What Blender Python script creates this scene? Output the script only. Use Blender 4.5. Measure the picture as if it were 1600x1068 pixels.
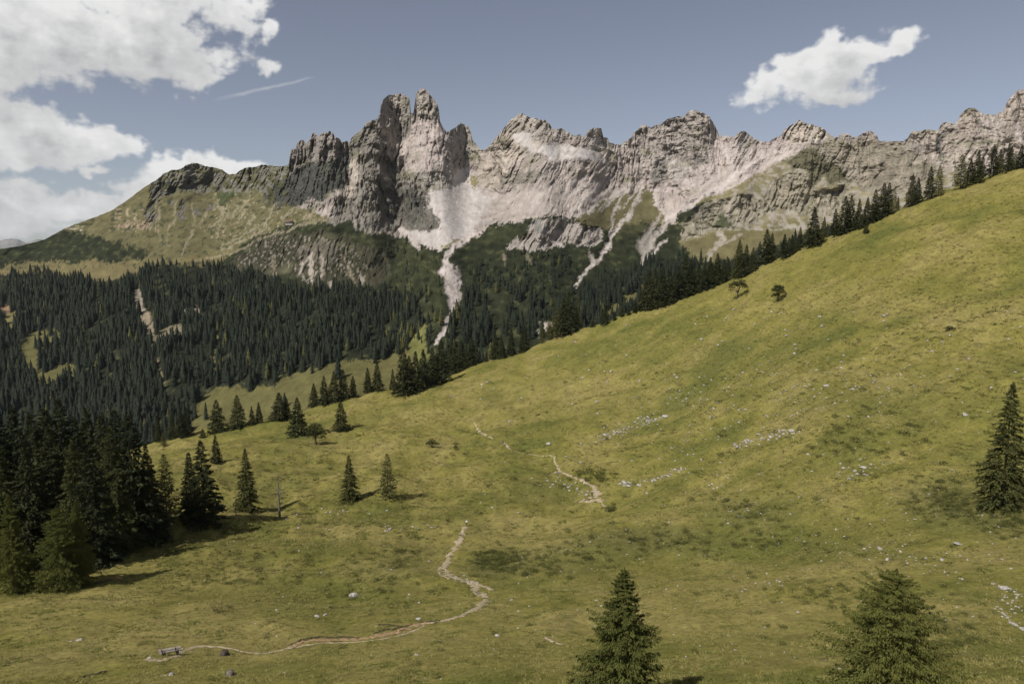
import bpy, math, random
import numpy as np
from mathutils import Vector

random.seed(7)
rng = np.random.default_rng(11)
for _o in list(bpy.data.objects):
    bpy.data.objects.remove(_o)
sc = bpy.context.scene
COL = sc.collection

# ------------------------------------------------------------------ camera
F, CX, CY = 1100.0, 800.0, 534.0            # focal length and centre in photo pixels (1600 wide)
PITCH = math.atan(134.0 / F)
CP, SP = math.cos(PITCH), math.sin(PITCH)
cd = bpy.data.cameras.new('camera')
cd.sensor_width = 36.0
cd.lens = 36.0 * F / 1600.0
cd.clip_start, cd.clip_end = 0.5, 60000.0
cam = bpy.data.objects.new('camera', cd)
COL.objects.link(cam)
cam.location = (0, 0, 0)
cam.rotation_euler = (math.pi / 2 - PITCH, 0, 0)
sc.camera = cam

def ray(u, v):
    """azimuth tangent x/y and elevation tangent z/y of a direction seen in the photograph"""
    u = np.asarray(u, float); v = np.asarray(v, float)
    w = CY - v
    dy = F * CP + w * SP
    return (u - CX) / dy, (w * CP - F * SP) / dy

def pix(a, e):
    w = F * (SP + e * CP) / (CP - e * SP)
    return CX + a * (F * CP + w * SP), CY - w

# ------------------------------------------------------------------ light
SUN_AZ = math.atan2(-0.70, -0.71)            # direction towards the sun (x right, y ahead)
SUN_EL = math.radians(49)
sx, sy, sz = math.cos(SUN_EL) * math.sin(SUN_AZ), math.cos(SUN_EL) * math.cos(SUN_AZ), math.sin(SUN_EL)
sd = bpy.data.lights.new('sun', 'SUN')
sd.energy = 4.6
sd.angle = math.radians(0.55)
sd.color = (1.0, 0.95, 0.885)
sun = bpy.data.objects.new('sun', sd)
COL.objects.link(sun)
sun.rotation_euler = Vector((sx, sy, sz)).to_track_quat('Z', 'Y').to_euler()
sun.location = (-300, -300, 500)

sc.view_settings.view_transform = 'Standard'
sc.view_settings.look = 'None'
sc.view_settings.gamma = 1.0
sc.view_settings.use_curve_mapping = False
sc.view_settings.exposure = 0.16
sc.render.engine = 'CYCLES'
sc.cycles.max_bounces = 6
sc.cycles.diffuse_bounces = 2
sc.cycles.glossy_bounces = 1
sc.cycles.transmission_bounces = 2
sc.cycles.transparent_max_bounces = 6
sc.cycles.volume_bounces = 0
sc.cycles.use_denoising = True
try:
    sc.cycles.denoiser = 'OPENIMAGEDENOISE'
    sc.cycles.denoising_input_passes = 'RGB_ALBEDO_NORMAL'
    sc.cycles.denoising_prefilter = 'ACCURATE'
except Exception:
    pass
sc.cycles.use_adaptive_sampling = False

# ------------------------------------------------------------------ noise used by the sky and the ground
_perm = np.random.default_rng(5).permutation(256).astype(np.int32)
_perm = np.concatenate([_perm, _perm, _perm])
_gr = np.random.default_rng(6).normal(size=(256, 3))
_gr = (_gr / np.linalg.norm(_gr, axis=1)[:, None]).astype(np.float32)
_g0, _g1, _g2 = (np.ascontiguousarray(_gr[:, k]) for k in range(3))
_ga = np.linspace(0, 2 * np.pi, 256, endpoint=False)[np.random.default_rng(8).permutation(256)]
_h0, _h1 = np.cos(_ga).astype(np.float32), np.sin(_ga).astype(np.float32)

def _fade(t):
    return t * t * t * (t * (t * 6 - 15) + 10)

def perlin(x, y, z=0.0):
    """gradient noise; a number for z picks a layer of plane noise, an array makes it solid noise"""
    x = np.asarray(x, np.float32); y = np.asarray(y, np.float32)
    if np.ndim(z) == 0:
        zi = int(abs(float(z)) * 13.7) & 255
        x, y = np.broadcast_arrays(x + np.float32(z * 3.71), y - np.float32(z * 1.93))
        xi = np.floor(x); yi = np.floor(y)
        xf, yf = x - xi, y - yi
        xi = xi.astype(np.int32) & 255; yi = yi.astype(np.int32) & 255
        fx, fy = _fade(xf), _fade(yf)
        p0 = _perm[xi + zi]; p1 = _perm[xi + 1 + zi]
        h = _perm[p0 + yi]; a = _h0[h] * xf + _h1[h] * yf
        h = _perm[p1 + yi]; b = _h0[h] * (xf - 1) + _h1[h] * yf
        h = _perm[p0 + yi + 1]; c = _h0[h] * xf + _h1[h] * (yf - 1)
        h = _perm[p1 + yi + 1]; d = _h0[h] * (xf - 1) + _h1[h] * (yf - 1)
        a = a + fx * (b - a); c = c + fx * (d - c)
        return (a + fy * (c - a)) * np.float32(1.4)
    x, y, z = np.broadcast_arrays(x, y, np.asarray(z, np.float32))
    xi = np.floor(x); yi = np.floor(y); zi = np.floor(z)
    xf, yf, zf = x - xi, y - yi, z - zi
    xi = xi.astype(np.int32) & 255; yi = yi.astype(np.int32) & 255; zi = zi.astype(np.int32) & 255
    fx, fy, fz = _fade(xf), _fade(yf), _fade(zf)
    def gd(i, j, k):
        h = _perm[_perm[_perm[xi + i] + yi + j] + zi + k]
        return _g0[h] * (xf - i) + _g1[h] * (yf - j) + _g2[h] * (zf - k)
    def lp(a, b, t):
        return a + t * (b - a)
    r = lp(lp(lp(gd(0, 0, 0), gd(1, 0, 0), fx), lp(gd(0, 1, 0), gd(1, 1, 0), fx), fy),
           lp(lp(gd(0, 0, 1), gd(1, 0, 1), fx), lp(gd(0, 1, 1), gd(1, 1, 1), fx), fy), fz)
    return r * np.float32(1.5)

def fbm(x, y, z=0.0, oct=4, gain=.5, lac=2.03):
    s, a = 0.0, 1.0
    for k in range(oct):
        s = s + a * perlin(np.asarray(x) * lac ** k + 17.3 * k, np.asarray(y) * lac ** k - 9.1 * k, (z if np.ndim(z) == 0 else z * lac ** k))
        a *= gain
    return s

def ridged(x, y, z=0.0, oct=4, gain=.5, lac=2.1):
    """0..1-ish, 1 on sharp crests"""
    s, a, n = 0.0, 1.0, 0.0
    for k in range(oct):
        s = s + a * (1 - np.abs(perlin(np.asarray(x) * lac ** k + 31.7 * k, np.asarray(y) * lac ** k + 4.4 * k, (z if np.ndim(z) == 0 else z * lac ** k))) * 1.6)
        n += a; a *= gain
    return s / n

# ------------------------------------------------------------------ sky with cumulus
world = bpy.data.worlds.new('World')
sc.world = world
world.use_nodes = True

class G:
    """small node-graph helper"""
    def __init__(s, tree):
        s.t = tree; s.n = tree.nodes; s.l = tree.links
    def node(s, typ, **kw):
        nd = s.n.new(typ)
        for k, val in kw.items():
            setattr(nd, k, val)
        return nd
    def put(s, sock, val):
        if isinstance(val, bpy.types.NodeSocket):
            s.l.new(val, sock)
        elif val is not None:
            sock.default_value = val
    def math(s, op, a, b=None, c=None, clamp=False):
        nd = s.node('ShaderNodeMath', operation=op, use_clamp=clamp)
        for i, val in enumerate((a, b, c)):
            if val is not None:
                s.put(nd.inputs[i], val)
        return nd.outputs[0]
    def vmath(s, op, a, b=None):
        nd = s.node('ShaderNodeVectorMath', operation=op)
        s.put(nd.inputs[0], a)
        if b is not None:
            s.put(nd.inputs[1], b)
        return nd.outputs['Value'] if op in ('LENGTH', 'DOT_PRODUCT', 'DISTANCE') else nd.outputs['Vector']
    def noise(s, vec, scale, detail=4.0, rough=0.5, dist=0.0, dim='3D'):
        nd = s.node('ShaderNodeTexNoise', noise_dimensions=dim)
        if vec is not None:
            s.put(nd.inputs['Vector'], vec)
        nd.inputs['Scale'].default_value = scale
        nd.inputs['Detail'].default_value = detail
        nd.inputs['Roughness'].default_value = rough
        nd.inputs['Distortion'].default_value = dist
        return nd.outputs['Fac']
    def rng(s, val, a, b, c=0.0, d=1.0, smooth=False):
        nd = s.node('ShaderNodeMapRange', interpolation_type='SMOOTHSTEP' if smooth else 'LINEAR')
        s.put(nd.inputs['Value'], val)
        for nm, x in zip(('From Min', 'From Max', 'To Min', 'To Max'), (a, b, c, d)):
            nd.inputs[nm].default_value = x
        return nd.outputs['Result']
    def mix(s, fac, a, b, blend='MIX'):
        nd = s.node('ShaderNodeMix', data_type='RGBA', blend_type=blend)
        s.put(nd.inputs[0], fac)
        for sock, val in ((nd.inputs[6], a), (nd.inputs[7], b)):
            s.put(sock, (val[0], val[1], val[2], 1.0) if isinstance(val, tuple) else val)
        return nd.outputs[2]
    def comb(s, x, y, z):
        nd = s.node('ShaderNodeCombineXYZ')
        for i, val in enumerate((x, y, z)):
            s.put(nd.inputs[i], val)
        return nd.outputs[0]

def azel(u, v):
    a, e = ray(u, v)
    return math.atan(float(a)), math.atan(float(e) / math.sqrt(1 + float(a) ** 2))

# cumulus bodies: centre and half sizes given as directions, tilt in degrees, weight
CLOUDS = [
    (60, 40, 190, 70, -4, 1.0), (205, 60, 150, 66, -8, 1.15), (300, 8, 120, 36, -10, .8), (250, 108, 90, 30, -4, .85),
    (-60, 60, 160, 70, 0, 1.0), (40, 110, 90, 26, 0, .6),
    (35, 208, 120, 44, 8, 1.15), (135, 212, 95, 28, 8, .95), (-60, 220, 130, 60, 0, 1.1), (30, 250, 90, 22, 0, .75),
    (20, 304, 110, 28, 4, .95), (115, 324, 90, 22, -4, .85), (30, 350, 110, 18, 0, .7), (-80, 320, 140, 60, 0, 1.0), (180, 335, 80, 34, -22, .85),
    (225, 300, 45, 26, -30, .95), (275, 262, 46, 24, 0, .95), (355, 258, 80, 20, 2, 1.0), (300, 280, 90, 30, 0, .9),
    (155, 266, 34, 9, 0, .62),
    (1282, 116, 100, 40, -15, 1.15), (1208, 122, 56, 22, -28, .9), (1416, 70, 32, 17, -36, .95), (1345, 96, 44, 30, -26, .85), (1378, 94, 26, 12, -34, .6),
    (1298, 148, 66, 17, 0, 1.0), (1284, 72, 30, 12, -30, .55),
    (423, 45, 16, 20, 30, .62), (420, 105, 22, 18, -20, .8), (385, 45, 26, 18, 30, .45),
]

def bake_clouds():
    """cumulus computed once over the directions ahead (r: light, a: cover); the sky repeats it mirrored all round"""
    W, H = 1500, 620
    az = np.linspace(-AZ, AZ, W)[None, :].repeat(H, 0); el = np.linspace(EL0, EL1, H)[:, None].repeat(W, 1)
    def density(az, el, full=True):
        wa = az + .013 * fbm(az * 17, el * 17, 2.1, 3) + .004 * fbm(az * 70, el * 70, 4.1, 2)
        we = el + .010 * fbm(az * 17, el * 17, 7.1, 3) + .004 * fbm(az * 70, el * 70, 9.1, 2)
        acc = np.full(az.shape, -1.0)
        for (u, v, ru, rv, tilt, wt) in CLOUDS:
            a0, e0 = azel(u, v); ca = math.cos(a0)
            t = math.radians(-tilt); c, s = math.cos(t), math.sin(t)
            dx, dy = wa - a0, we - e0
            q = np.hypot((dx * c + dy * s) / (ru / F * ca * ca * 1.04), (-dx * s + dy * c) / (rv / F * ca * 1.04))
            acc = np.log(np.exp(np.clip(acc, -3, 3) * 11) + np.exp(np.clip((1 - q) * wt, -3, 3) * 11)) / 11
        bil = ridged(az * 15, el * 21, 5.0, 5, .55) - .62
        f = fbm(az * 12, el * 17, 3.0, 7, .58)
        return acc * 1.25 - .85 * bil + .42 * f
    d = density(az, el)
    dp = np.clip(d, 0, 1.6)
    # light reaching each part, walking through the cloud towards the sun (up and to the left)
    shade = np.zeros_like(d)
    px = 2 * AZ / W; py = (EL1 - EL0) / H
    for k in range(1, 15):
        ox, oy = int(round(-.0022 * k / px)), int(round(.0050 * k / py))
        sft = np.roll(dp, (-oy, -ox), (0, 1))
        if oy: sft[-oy:, :] = 0
        shade += sft
    lit = np.exp(-shade * .13)
    core = np.clip(dp / 1.1, 0, 1)
    soft = fbm(az * 26, el * 40, 6.0, 5, .6)
    lit = np.clip(.36 + .70 * lit + .28 * soft * core, 0, 1)
    cov = np.clip((d + .04) / .50 + .16 * fbm(az * 90, el * 120, 4.0, 4, .6) * np.clip(1 - np.abs(d) * 2, 0, 1), 0, 1); cov = cov * cov * (3 - 2 * cov)
    # contrail
    a0, e0 = azel(330, 157); a1, e1 = azel(492, 120)
    L = math.hypot(a1 - a0, e1 - e0); c, s = (a1 - a0) / L, (e1 - e0) / L
    tx = ((az - a0) * c + (el - e0) * s) / L; ty = -(az - a0) * s + (el - e0) * c
    ty = ty + .0012 * perlin(az * 90, el * 90, 3.3)
    tr = np.clip(1 - np.abs(ty) / (.0034 - .0016 * tx), 0, 1) * np.clip(tx / .3, 0, 1) * np.clip((1 - tx) / .08, 0, 1) * (.30 + .15 * perlin(az * 60, el * 60, 8.0))
    lit = np.where(tr > cov, .85, lit)
    cov = np.maximum(cov, tr)
    px_ = np.zeros((H, W, 4), np.float32)
    px_[..., 0] = lit; px_[..., 1] = cov; px_[..., 3] = 1
    img = bpy.data.images.new('cumulus', W, H, alpha=False, float_buffer=True, is_data=True)
    img.pixels.foreach_set(px_.ravel())
    img.update()
    img.pack()
    return img

AZ, EL0, EL1 = .80, -.06, .46

def build_world():
    g = G(world.node_tree)
    for nd in list(g.n):
        g.n.remove(nd)
    out = g.node('ShaderNodeOutputWorld')
    bg = g.node('ShaderNodeBackground')
    bg.inputs['Strength'].default_value = SKY_STRENGTH
    g.l.new(bg.outputs[0], out.inputs[0])
    sky = g.node('ShaderNodeTexSky', sky_type='NISHITA')
    sky.sun_disc = False
    sky.sun_elevation = SUN_EL
    sky.sun_rotation = SUN_AZ
    sky.altitude = 1700.0
    sky.air_density = 1.0
    sky.dust_density = 1.6
    sky.ozone_density = 1.0
    hs = g.node('ShaderNodeHueSaturation')
    hs.inputs['Saturation'].default_value = SKY_SAT
    hs.inputs['Hue'].default_value = .510
    g.l.new(sky.outputs[0], hs.inputs['Color'])
    tc = g.node('ShaderNodeTexCoord')
    s3 = g.node('ShaderNodeSeparateXYZ'); g.l.new(tc.outputs['Generated'], s3.inputs[0])
    az = g.math('ARCTAN2', s3.outputs[0], s3.outputs[1])
    el = g.math('ARCSINE', s3.outputs[2])
    im = g.node('ShaderNodeTexImage', extension='MIRROR', interpolation='Cubic')
    im.image = bake_clouds()
    g.l.new(g.comb(g.rng(az, -AZ, AZ), g.rng(el, EL0, EL1), 0.0), im.inputs['Vector'])
    for nd in g.n:
        if nd.bl_idname == 'ShaderNodeMapRange':
            nd.clamp = False
    s5 = g.node('ShaderNodeSeparateColor'); g.l.new(im.outputs['Color'], s5.inputs[0])
    cc = g.mix(s5.outputs[0], CLOUD_DARK, CLOUD_LIT)
    up = g.node('ShaderNodeMapRange'); g.put(up.inputs['Value'], el)
    up.inputs['From Min'].default_value = -.03; up.inputs['From Max'].default_value = 0.0
    g.put(bg.inputs['Color'], g.mix(g.math('MULTIPLY', s5.outputs[1], up.outputs[0]), hs.outputs[0], cc))

SKY_STRENGTH = 0.071
SKY_SAT = 0.60
CLOUD_LIT = (10.4, 10.4, 10.3)
CLOUD_DARK = (4.3, 4.35, 4.5)
build_world()

# ------------------------------------------------------------------ numeric helpers
def mesh_np(name, V, faces, mats=(), smooth=False):
    """faces: (n,3) or (n,4) int array, or list of such arrays"""
    me = bpy.data.meshes.new(name)
    V = np.asarray(V, np.float32).reshape(-1, 3)
    fl = faces if isinstance(faces, list) else [faces]
    fl = [np.asarray(f, np.int32) for f in fl if len(f)]
    me.vertices.add(len(V)); me.vertices.foreach_set('co', V.ravel())
    tot = sum(f.size for f in fl); npoly = sum(len(f) for f in fl)
    me.loops.add(tot); me.polygons.add(npoly)
    me.loops.foreach_set('vertex_index', np.concatenate([f.ravel() for f in fl]))
    ls = np.concatenate([np.full(len(f), f.shape[1], np.int32) for f in fl])
    me.polygons.foreach_set('loop_start', np.concatenate([[0], np.cumsum(ls)[:-1]]).astype(np.int32))
    me.polygons.foreach_set('loop_total', ls)
    if smooth:
        me.polygons.foreach_set('use_smooth', np.ones(npoly, bool))
    for m in mats:
        me.materials.append(m)
    me.update(calc_edges=True)
    return me

def grid_faces(nr, nc):
    i = np.arange(nr * nc).reshape(nr, nc)
    return np.stack([i[:-1, :-1], i[:-1, 1:], i[1:, 1:], i[1:, :-1]], -1).reshape(-1, 4)

def obj(name, me, parent=None, loc=None, rot=None, scale=None):
    o = bpy.data.objects.new(name, me)
    COL.objects.link(o)
    if parent is not None:
        o.parent = parent
    if loc is not None:
        o.location = loc
    if rot is not None:
        o.rotation_euler = rot
    if scale is not None:
        o.scale = scale
    return o

def tag(o, label=None, cat=None, group=None, kind=None):
    for k, val in (('label', label), ('category', cat), ('group', group), ('kind', kind)):
        if val:
            o[k] = val
    return o

def color_attr(me, rgb, name='ground_tint'):
    at = me.color_attributes.new(name, 'FLOAT_COLOR', 'POINT')
    c = np.ones((len(me.vertices), 4), np.float32)
    c[:, :3] = rgb
    at.data.foreach_set('color', c.ravel())

def inside(poly, x, y):
    r = np.zeros(np.shape(x), bool)
    n = len(poly)
    j = n - 1
    for i in range(n):
        xi, yi = poly[i]; xj, yj = poly[j]
        if yi != yj:
            c = ((yi > y) != (yj > y)) & (x < (xj - xi) * (y - yi) / (yj - yi) + xi)
            r ^= c
        j = i
    return r

def dist_line(pts, x, y):
    d = np.full(np.shape(x), 1e9); tt = np.zeros(np.shape(x))
    L = np.concatenate([[0], np.cumsum(np.hypot(np.diff([p[0] for p in pts]), np.diff([p[1] for p in pts])))])
    for k in range(len(pts) - 1):
        ax, ay = pts[k][:2]; bx, by = pts[k + 1][:2]
        dx, dy = bx - ax, by - ay
        q = dx * dx + dy * dy + 1e-9
        t = np.clip(((x - ax) * dx + (y - ay) * dy) / q, 0, 1)
        dd = np.hypot(x - ax - t * dx, y - ay - t * dy)
        m = dd < d
        d = np.where(m, dd, d); tt = np.where(m, (L[k] + t * math.sqrt(q)) / L[-1], tt)
    return d, tt

# ------------------------------------------------------------------ materials
def new_mat(name, rough=.9, spec=.15):
    m = bpy.data.materials.new(name)
    m.use_nodes = True
    g = G(m.node_tree)
    b = m.node_tree.nodes['Principled BSDF']
    b.inputs['Roughness'].default_value = rough
    b.inputs['Specular IOR Level'].default_value = spec
    return m, g, b

def bump(g, b, height, strength, dist):
    bp = g.node('ShaderNodeBump')
    bp.inputs['Strength'].default_value = strength
    bp.inputs['Distance'].default_value = dist
    g.put(bp.inputs['Height'], height)
    g.l.new(bp.outputs[0], b.inputs['Normal'])

def plain_mat(name, c1, c2, scale=4.0, rough=.85, detail=4.0, bmp=0.0, bdist=.05, spec=.15):
    m, g, b = new_mat(name, rough, spec)
    tc = g.node('ShaderNodeTexCoord')
    n = g.noise(tc.outputs['Object'], scale, detail, .6)
    g.put(b.inputs['Base Color'], g.mix(g.rng(n, .3, .7), c1, c2))
    if bmp:
        bump(g, b, n, bmp, bdist)
    return m

def needle_mat(name, dark, light, trans=.12):
    """conifer foliage: varies from tree to tree and from clump to clump"""
    m, g, b = new_mat(name, .75, .12)
    oi = g.node('ShaderNodeObjectInfo')
    tc = g.node('ShaderNodeTexCoord')
    n = g.noise(tc.outputs['Object'], .9, 3.0, .6)
    f = g.math('ADD', g.math('MULTIPLY', g.rng(n, .3, .7), .55), g.math('MULTIPLY', oi.outputs['Random'], .45))
    c = g.mix(f, dark, light)
    g.put(b.inputs['Base Color'], c)
    tr = g.node('ShaderNodeBsdfTranslucent'); g.put(tr.inputs['Color'], c)
    mx = g.node('ShaderNodeMixShader'); mx.inputs[0].default_value = trans
    g.l.new(b.outputs[0], mx.inputs[1]); g.l.new(tr.outputs[0], mx.inputs[2])
    g.l.new(mx.outputs[0], m.node_tree.nodes['Material Output'].inputs['Surface'])
    return m

M = {}
M['spruce'] = needle_mat('spruce_needles', (.014, .020, .009), (.058, .062, .021))
M['spruce_far'] = needle_mat('far_spruce_needles', (.009, .015, .010), (.030, .037, .020))
M['olive'] = needle_mat('olive_needles', (.028, .035, .012), (.098, .098, .030), .15)
M['larch'] = needle_mat('larch_needles', (.042, .054, .014), (.150, .152, .038), .22)
M['larch_far'] = needle_mat('far_larch_needles', (.060, .064, .022), (.125, .120, .040), .25)
M['leaf'] = needle_mat('broad_leaves', (.022, .028, .010), (.055, .060, .018), .2)
M['bark'] = plain_mat('bark', (.035, .028, .022), (.090, .075, .060), 9.0)
M['deadwood'] = plain_mat('dead_wood', (.09, .075, .06), (.19, .165, .14), 8.0)
M['limestone'] = plain_mat('limestone', (.22, .205, .19), (.41, .385, .355), 3.5, bmp=.6, bdist=.08)
M['shrub'] = needle_mat('dwarf_shrub_leaves', (.045, .050, .016), (.105, .108, .030), .12)
M['plank'] = plain_mat('weathered_plank', (.26, .225, .21), (.44, .395, .37), 5.0)
M['iron'] = plain_mat('dark_iron', (.022, .020, .020), (.045, .040, .038), 6.0, rough=.6)

# ------------------------------------------------------------------ the near meadow: a slope fitted through surveyed points
CREST = [(-420, 850, 215), (-200, 790, 240), (0, 745, 262), (150, 715, 285), (240, 691, 302), (320, 676, 318), (400, 660, 330), (480, 640, 344),
         (514, 631, 350), (567, 616, 360), (620, 606, 372), (674, 597, 385), (711, 581, 396), (756, 565, 405), (795, 557, 410), (829, 544, 412),
         (866, 528, 411), (900, 517, 408), (950, 504, 402), (975, 495, 398), (1012, 484, 392), (1050, 472, 387), (1100, 454, 380), (1137, 438, 374),
         (1187, 417, 367), (1245, 391, 360), (1300, 372, 355), (1360, 350, 349), (1412, 326, 345), (1487, 297, 339), (1544, 280, 335), (1600, 262, 331),
         (1800, 190, 322), (2050, 110, 316)]
SURVEY = [(-200, 1068, 63), (0, 1068, 60), (400, 1068, 57), (800, 1068, 53), (1200, 1068, 46), (1600, 1068, 42), (1900, 1068, 40),
          (268, 1025, 70), (740, 925, 112), (729, 822, 180), (25, 925, 112), (200, 845, 152), (320, 815, 172), (547, 783, 200), (605, 777, 205),
          (437, 808, 181), (925, 778, 200), (785, 697, 252), (533, 671, 300), (467, 678, 290), (675, 693, 272), (1152, 466, 335), (1215, 471, 305),
          (1565, 788, 112), (1600, 950, 70), (1400, 800, 122), (1200, 685, 190), (1200, 800, 143), (1200, 900, 97), (1000, 750, 205), (975, 670, 252),
          (1000, 600, 300), (1400, 600, 178), (1600, 500, 192), (1300, 520, 245), (1500, 400, 250), (1000, 900, 108), (1000, 1000, 74), (500, 1000, 78),
          (100, 1000, 80), (300, 720, 240), (120, 800, 175), (1800, 700, 125), (1800, 400, 205)]
RAW = [(0, 18, -23), (0, 0, -17), (-60, 10, -30), (60, 10, -14), (22, 30, -25.5), (-30, 30, -29)]

def _fit():
    X, Y, Z = [], [], []
    for (u, v, d) in CREST + SURVEY:
        a, e = ray(u, v)
        X.append(float(a) * d); Y.append(d); Z.append(float(e) * d)
    for (x, y, z) in RAW:
        X.append(x); Y.append(y); Z.append(z)
    X, Y, Z = np.array(X) / 100, np.array(Y) / 100, np.array(Z)
    n = len(X)
    r2 = (X[:, None] - X) ** 2 + (Y[:, None] - Y) ** 2
    K = .5 * r2 * np.log(r2 + 1e-9) + np.eye(n) * 0.02
    Pm = np.stack([np.ones(n), X, Y], 1)
    A = np.block([[K, Pm], [Pm.T, np.zeros((3, 3))]])
    w = np.linalg.solve(A, np.concatenate([Z, np.zeros(3)]))
    return X, Y, w

_RX, _RY, _RW = _fit()
_ca, _ce = ray([c[0] for c in CREST], [c[1] for c in CREST])
_cd = np.array([c[2] for c in CREST], float)
def crest_e(a): return np.interp(a, _ca, _ce)
def crest_y(a): return np.interp(a, _ca, _cd)

def z_smooth(x, y):
    x = np.asarray(x, float); y = np.asarray(y, float)
    shp = np.broadcast(x, y).shape
    xf = np.broadcast_to(x, shp).ravel() / 100; yf = np.broadcast_to(y, shp).ravel() / 100
    out = np.empty(len(xf))
    for s in range(0, len(xf), 60000):
        e = slice(s, s + 60000)
        r2 = (xf[e][:, None] - _RX) ** 2 + (yf[e][:, None] - _RY) ** 2
        out[e] = (.5 * r2 * np.log(r2 + 1e-9)) @ _RW[:-3] + _RW[-3] + _RW[-2] * xf[e] + _RW[-1] * yf[e]
    z = out.reshape(shp)
    a = x / np.maximum(y, 8.0)
    yc, ec = crest_y(a), crest_e(a)
    # the ground stays under the sight line of the crest in front of it and drops away behind it
    lim = (ec - .00016 * np.maximum(yc - y, 0)) * y
    k = 1.2
    zl = np.where(y > 60, -k * np.logaddexp(-z / k, -lim / k), z)
    d = np.maximum(y - yc, 0)
    d1 = (ec + .42) / .0030
    back = ec * yc + np.where(d < d1, ec * d - .0015 * d * d, ec * d1 - .0015 * d1 * d1 - .42 * (d - d1))
    w = np.clip((y - yc + 12) / 24, 0, 1)
    return zl * (1 - w) + back * w

# shallow hollows (negative: humps) seen on the slope: x, y, radius, depth
HOLLOWS = [(34.0, 122.0, 15.0, 3.0), (58.0, 128.0, 13.0, 2.2), (-45.0, 166.0, 6.0, 1.1), (-6.0, 152.0, 8.0, -1.6), (-30.0, 120.0, 10.0, 1.6), (75.0, 205.0, 16.0, 1.8), (20.0, 262.0, 18.0, -1.6)]

def z_ground(x, y):
    x = np.asarray(x, float); y = np.asarray(y, float)
    z = z_smooth(x, y)
    far = np.clip(y / 150, .35, 1.3)
    n = 1.9 * fbm(x / 34, y / 34, 3.1, 3) + .46 * fbm(x / 7.5, y / 7.5, 7.7, 3) + .085 * fbm(x / 1.9, y / 1.9, 1.7, 2)
    tus = np.maximum(fbm(x / 1.1, y / 1.1, 12.3, 2), 0)
    n = n + .06 * tus
    for (hx, hy, hr, hd) in HOLLOWS:
        n = n - hd * np.exp(-((x - hx) ** 2 + (y - hy) ** 2) / (hr * hr))
    # cattle terracettes on the steep part of the slope
    steep = np.clip((x - 40) / 60, 0, 1) * np.clip((y - 110) / 60, 0, 1)
    n = n + steep * .20 * np.sin(2 * np.pi * (z / 1.35 + .55 * fbm(x / 26, y / 26, 5.5, 2)))
    return z + n * far * np.clip((y + 10) / 40, 0, 1)

def hit(u, v, extra=70.0):
    """where sight lines through photo points meet the meadow -> arrays x, y, z"""
    u = np.atleast_1d(np.asarray(u, float)); v = np.atleast_1d(np.asarray(v, float))
    a, e = ray(u, v)
    X, Yo, Z = np.empty(len(u)), np.empty(len(u)), np.empty(len(u))
    ts = np.linspace(0, 1, 700)
    for s in range(0, len(u), 400):
        aa, ee = a[s:s + 400], e[s:s + 400]
        ymax = crest_y(aa) + extra
        yy = np.exp(np.log(22.0) + ts[None, :] * (np.log(ymax)[:, None] - np.log(22.0)))
        zz = z_ground(aa[:, None] * yy, yy)
        ok = zz / yy >= ee[:, None]
        idx = np.where(ok.any(1), ok.argmax(1), np.argmax(zz / yy, 1))
        y = yy[np.arange(len(aa)), idx]
        X[s:s + 400] = aa * y; Yo[s:s + 400] = y; Z[s:s + 400] = zz[np.arange(len(aa)), idx]
    return X, Yo, Z

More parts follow.
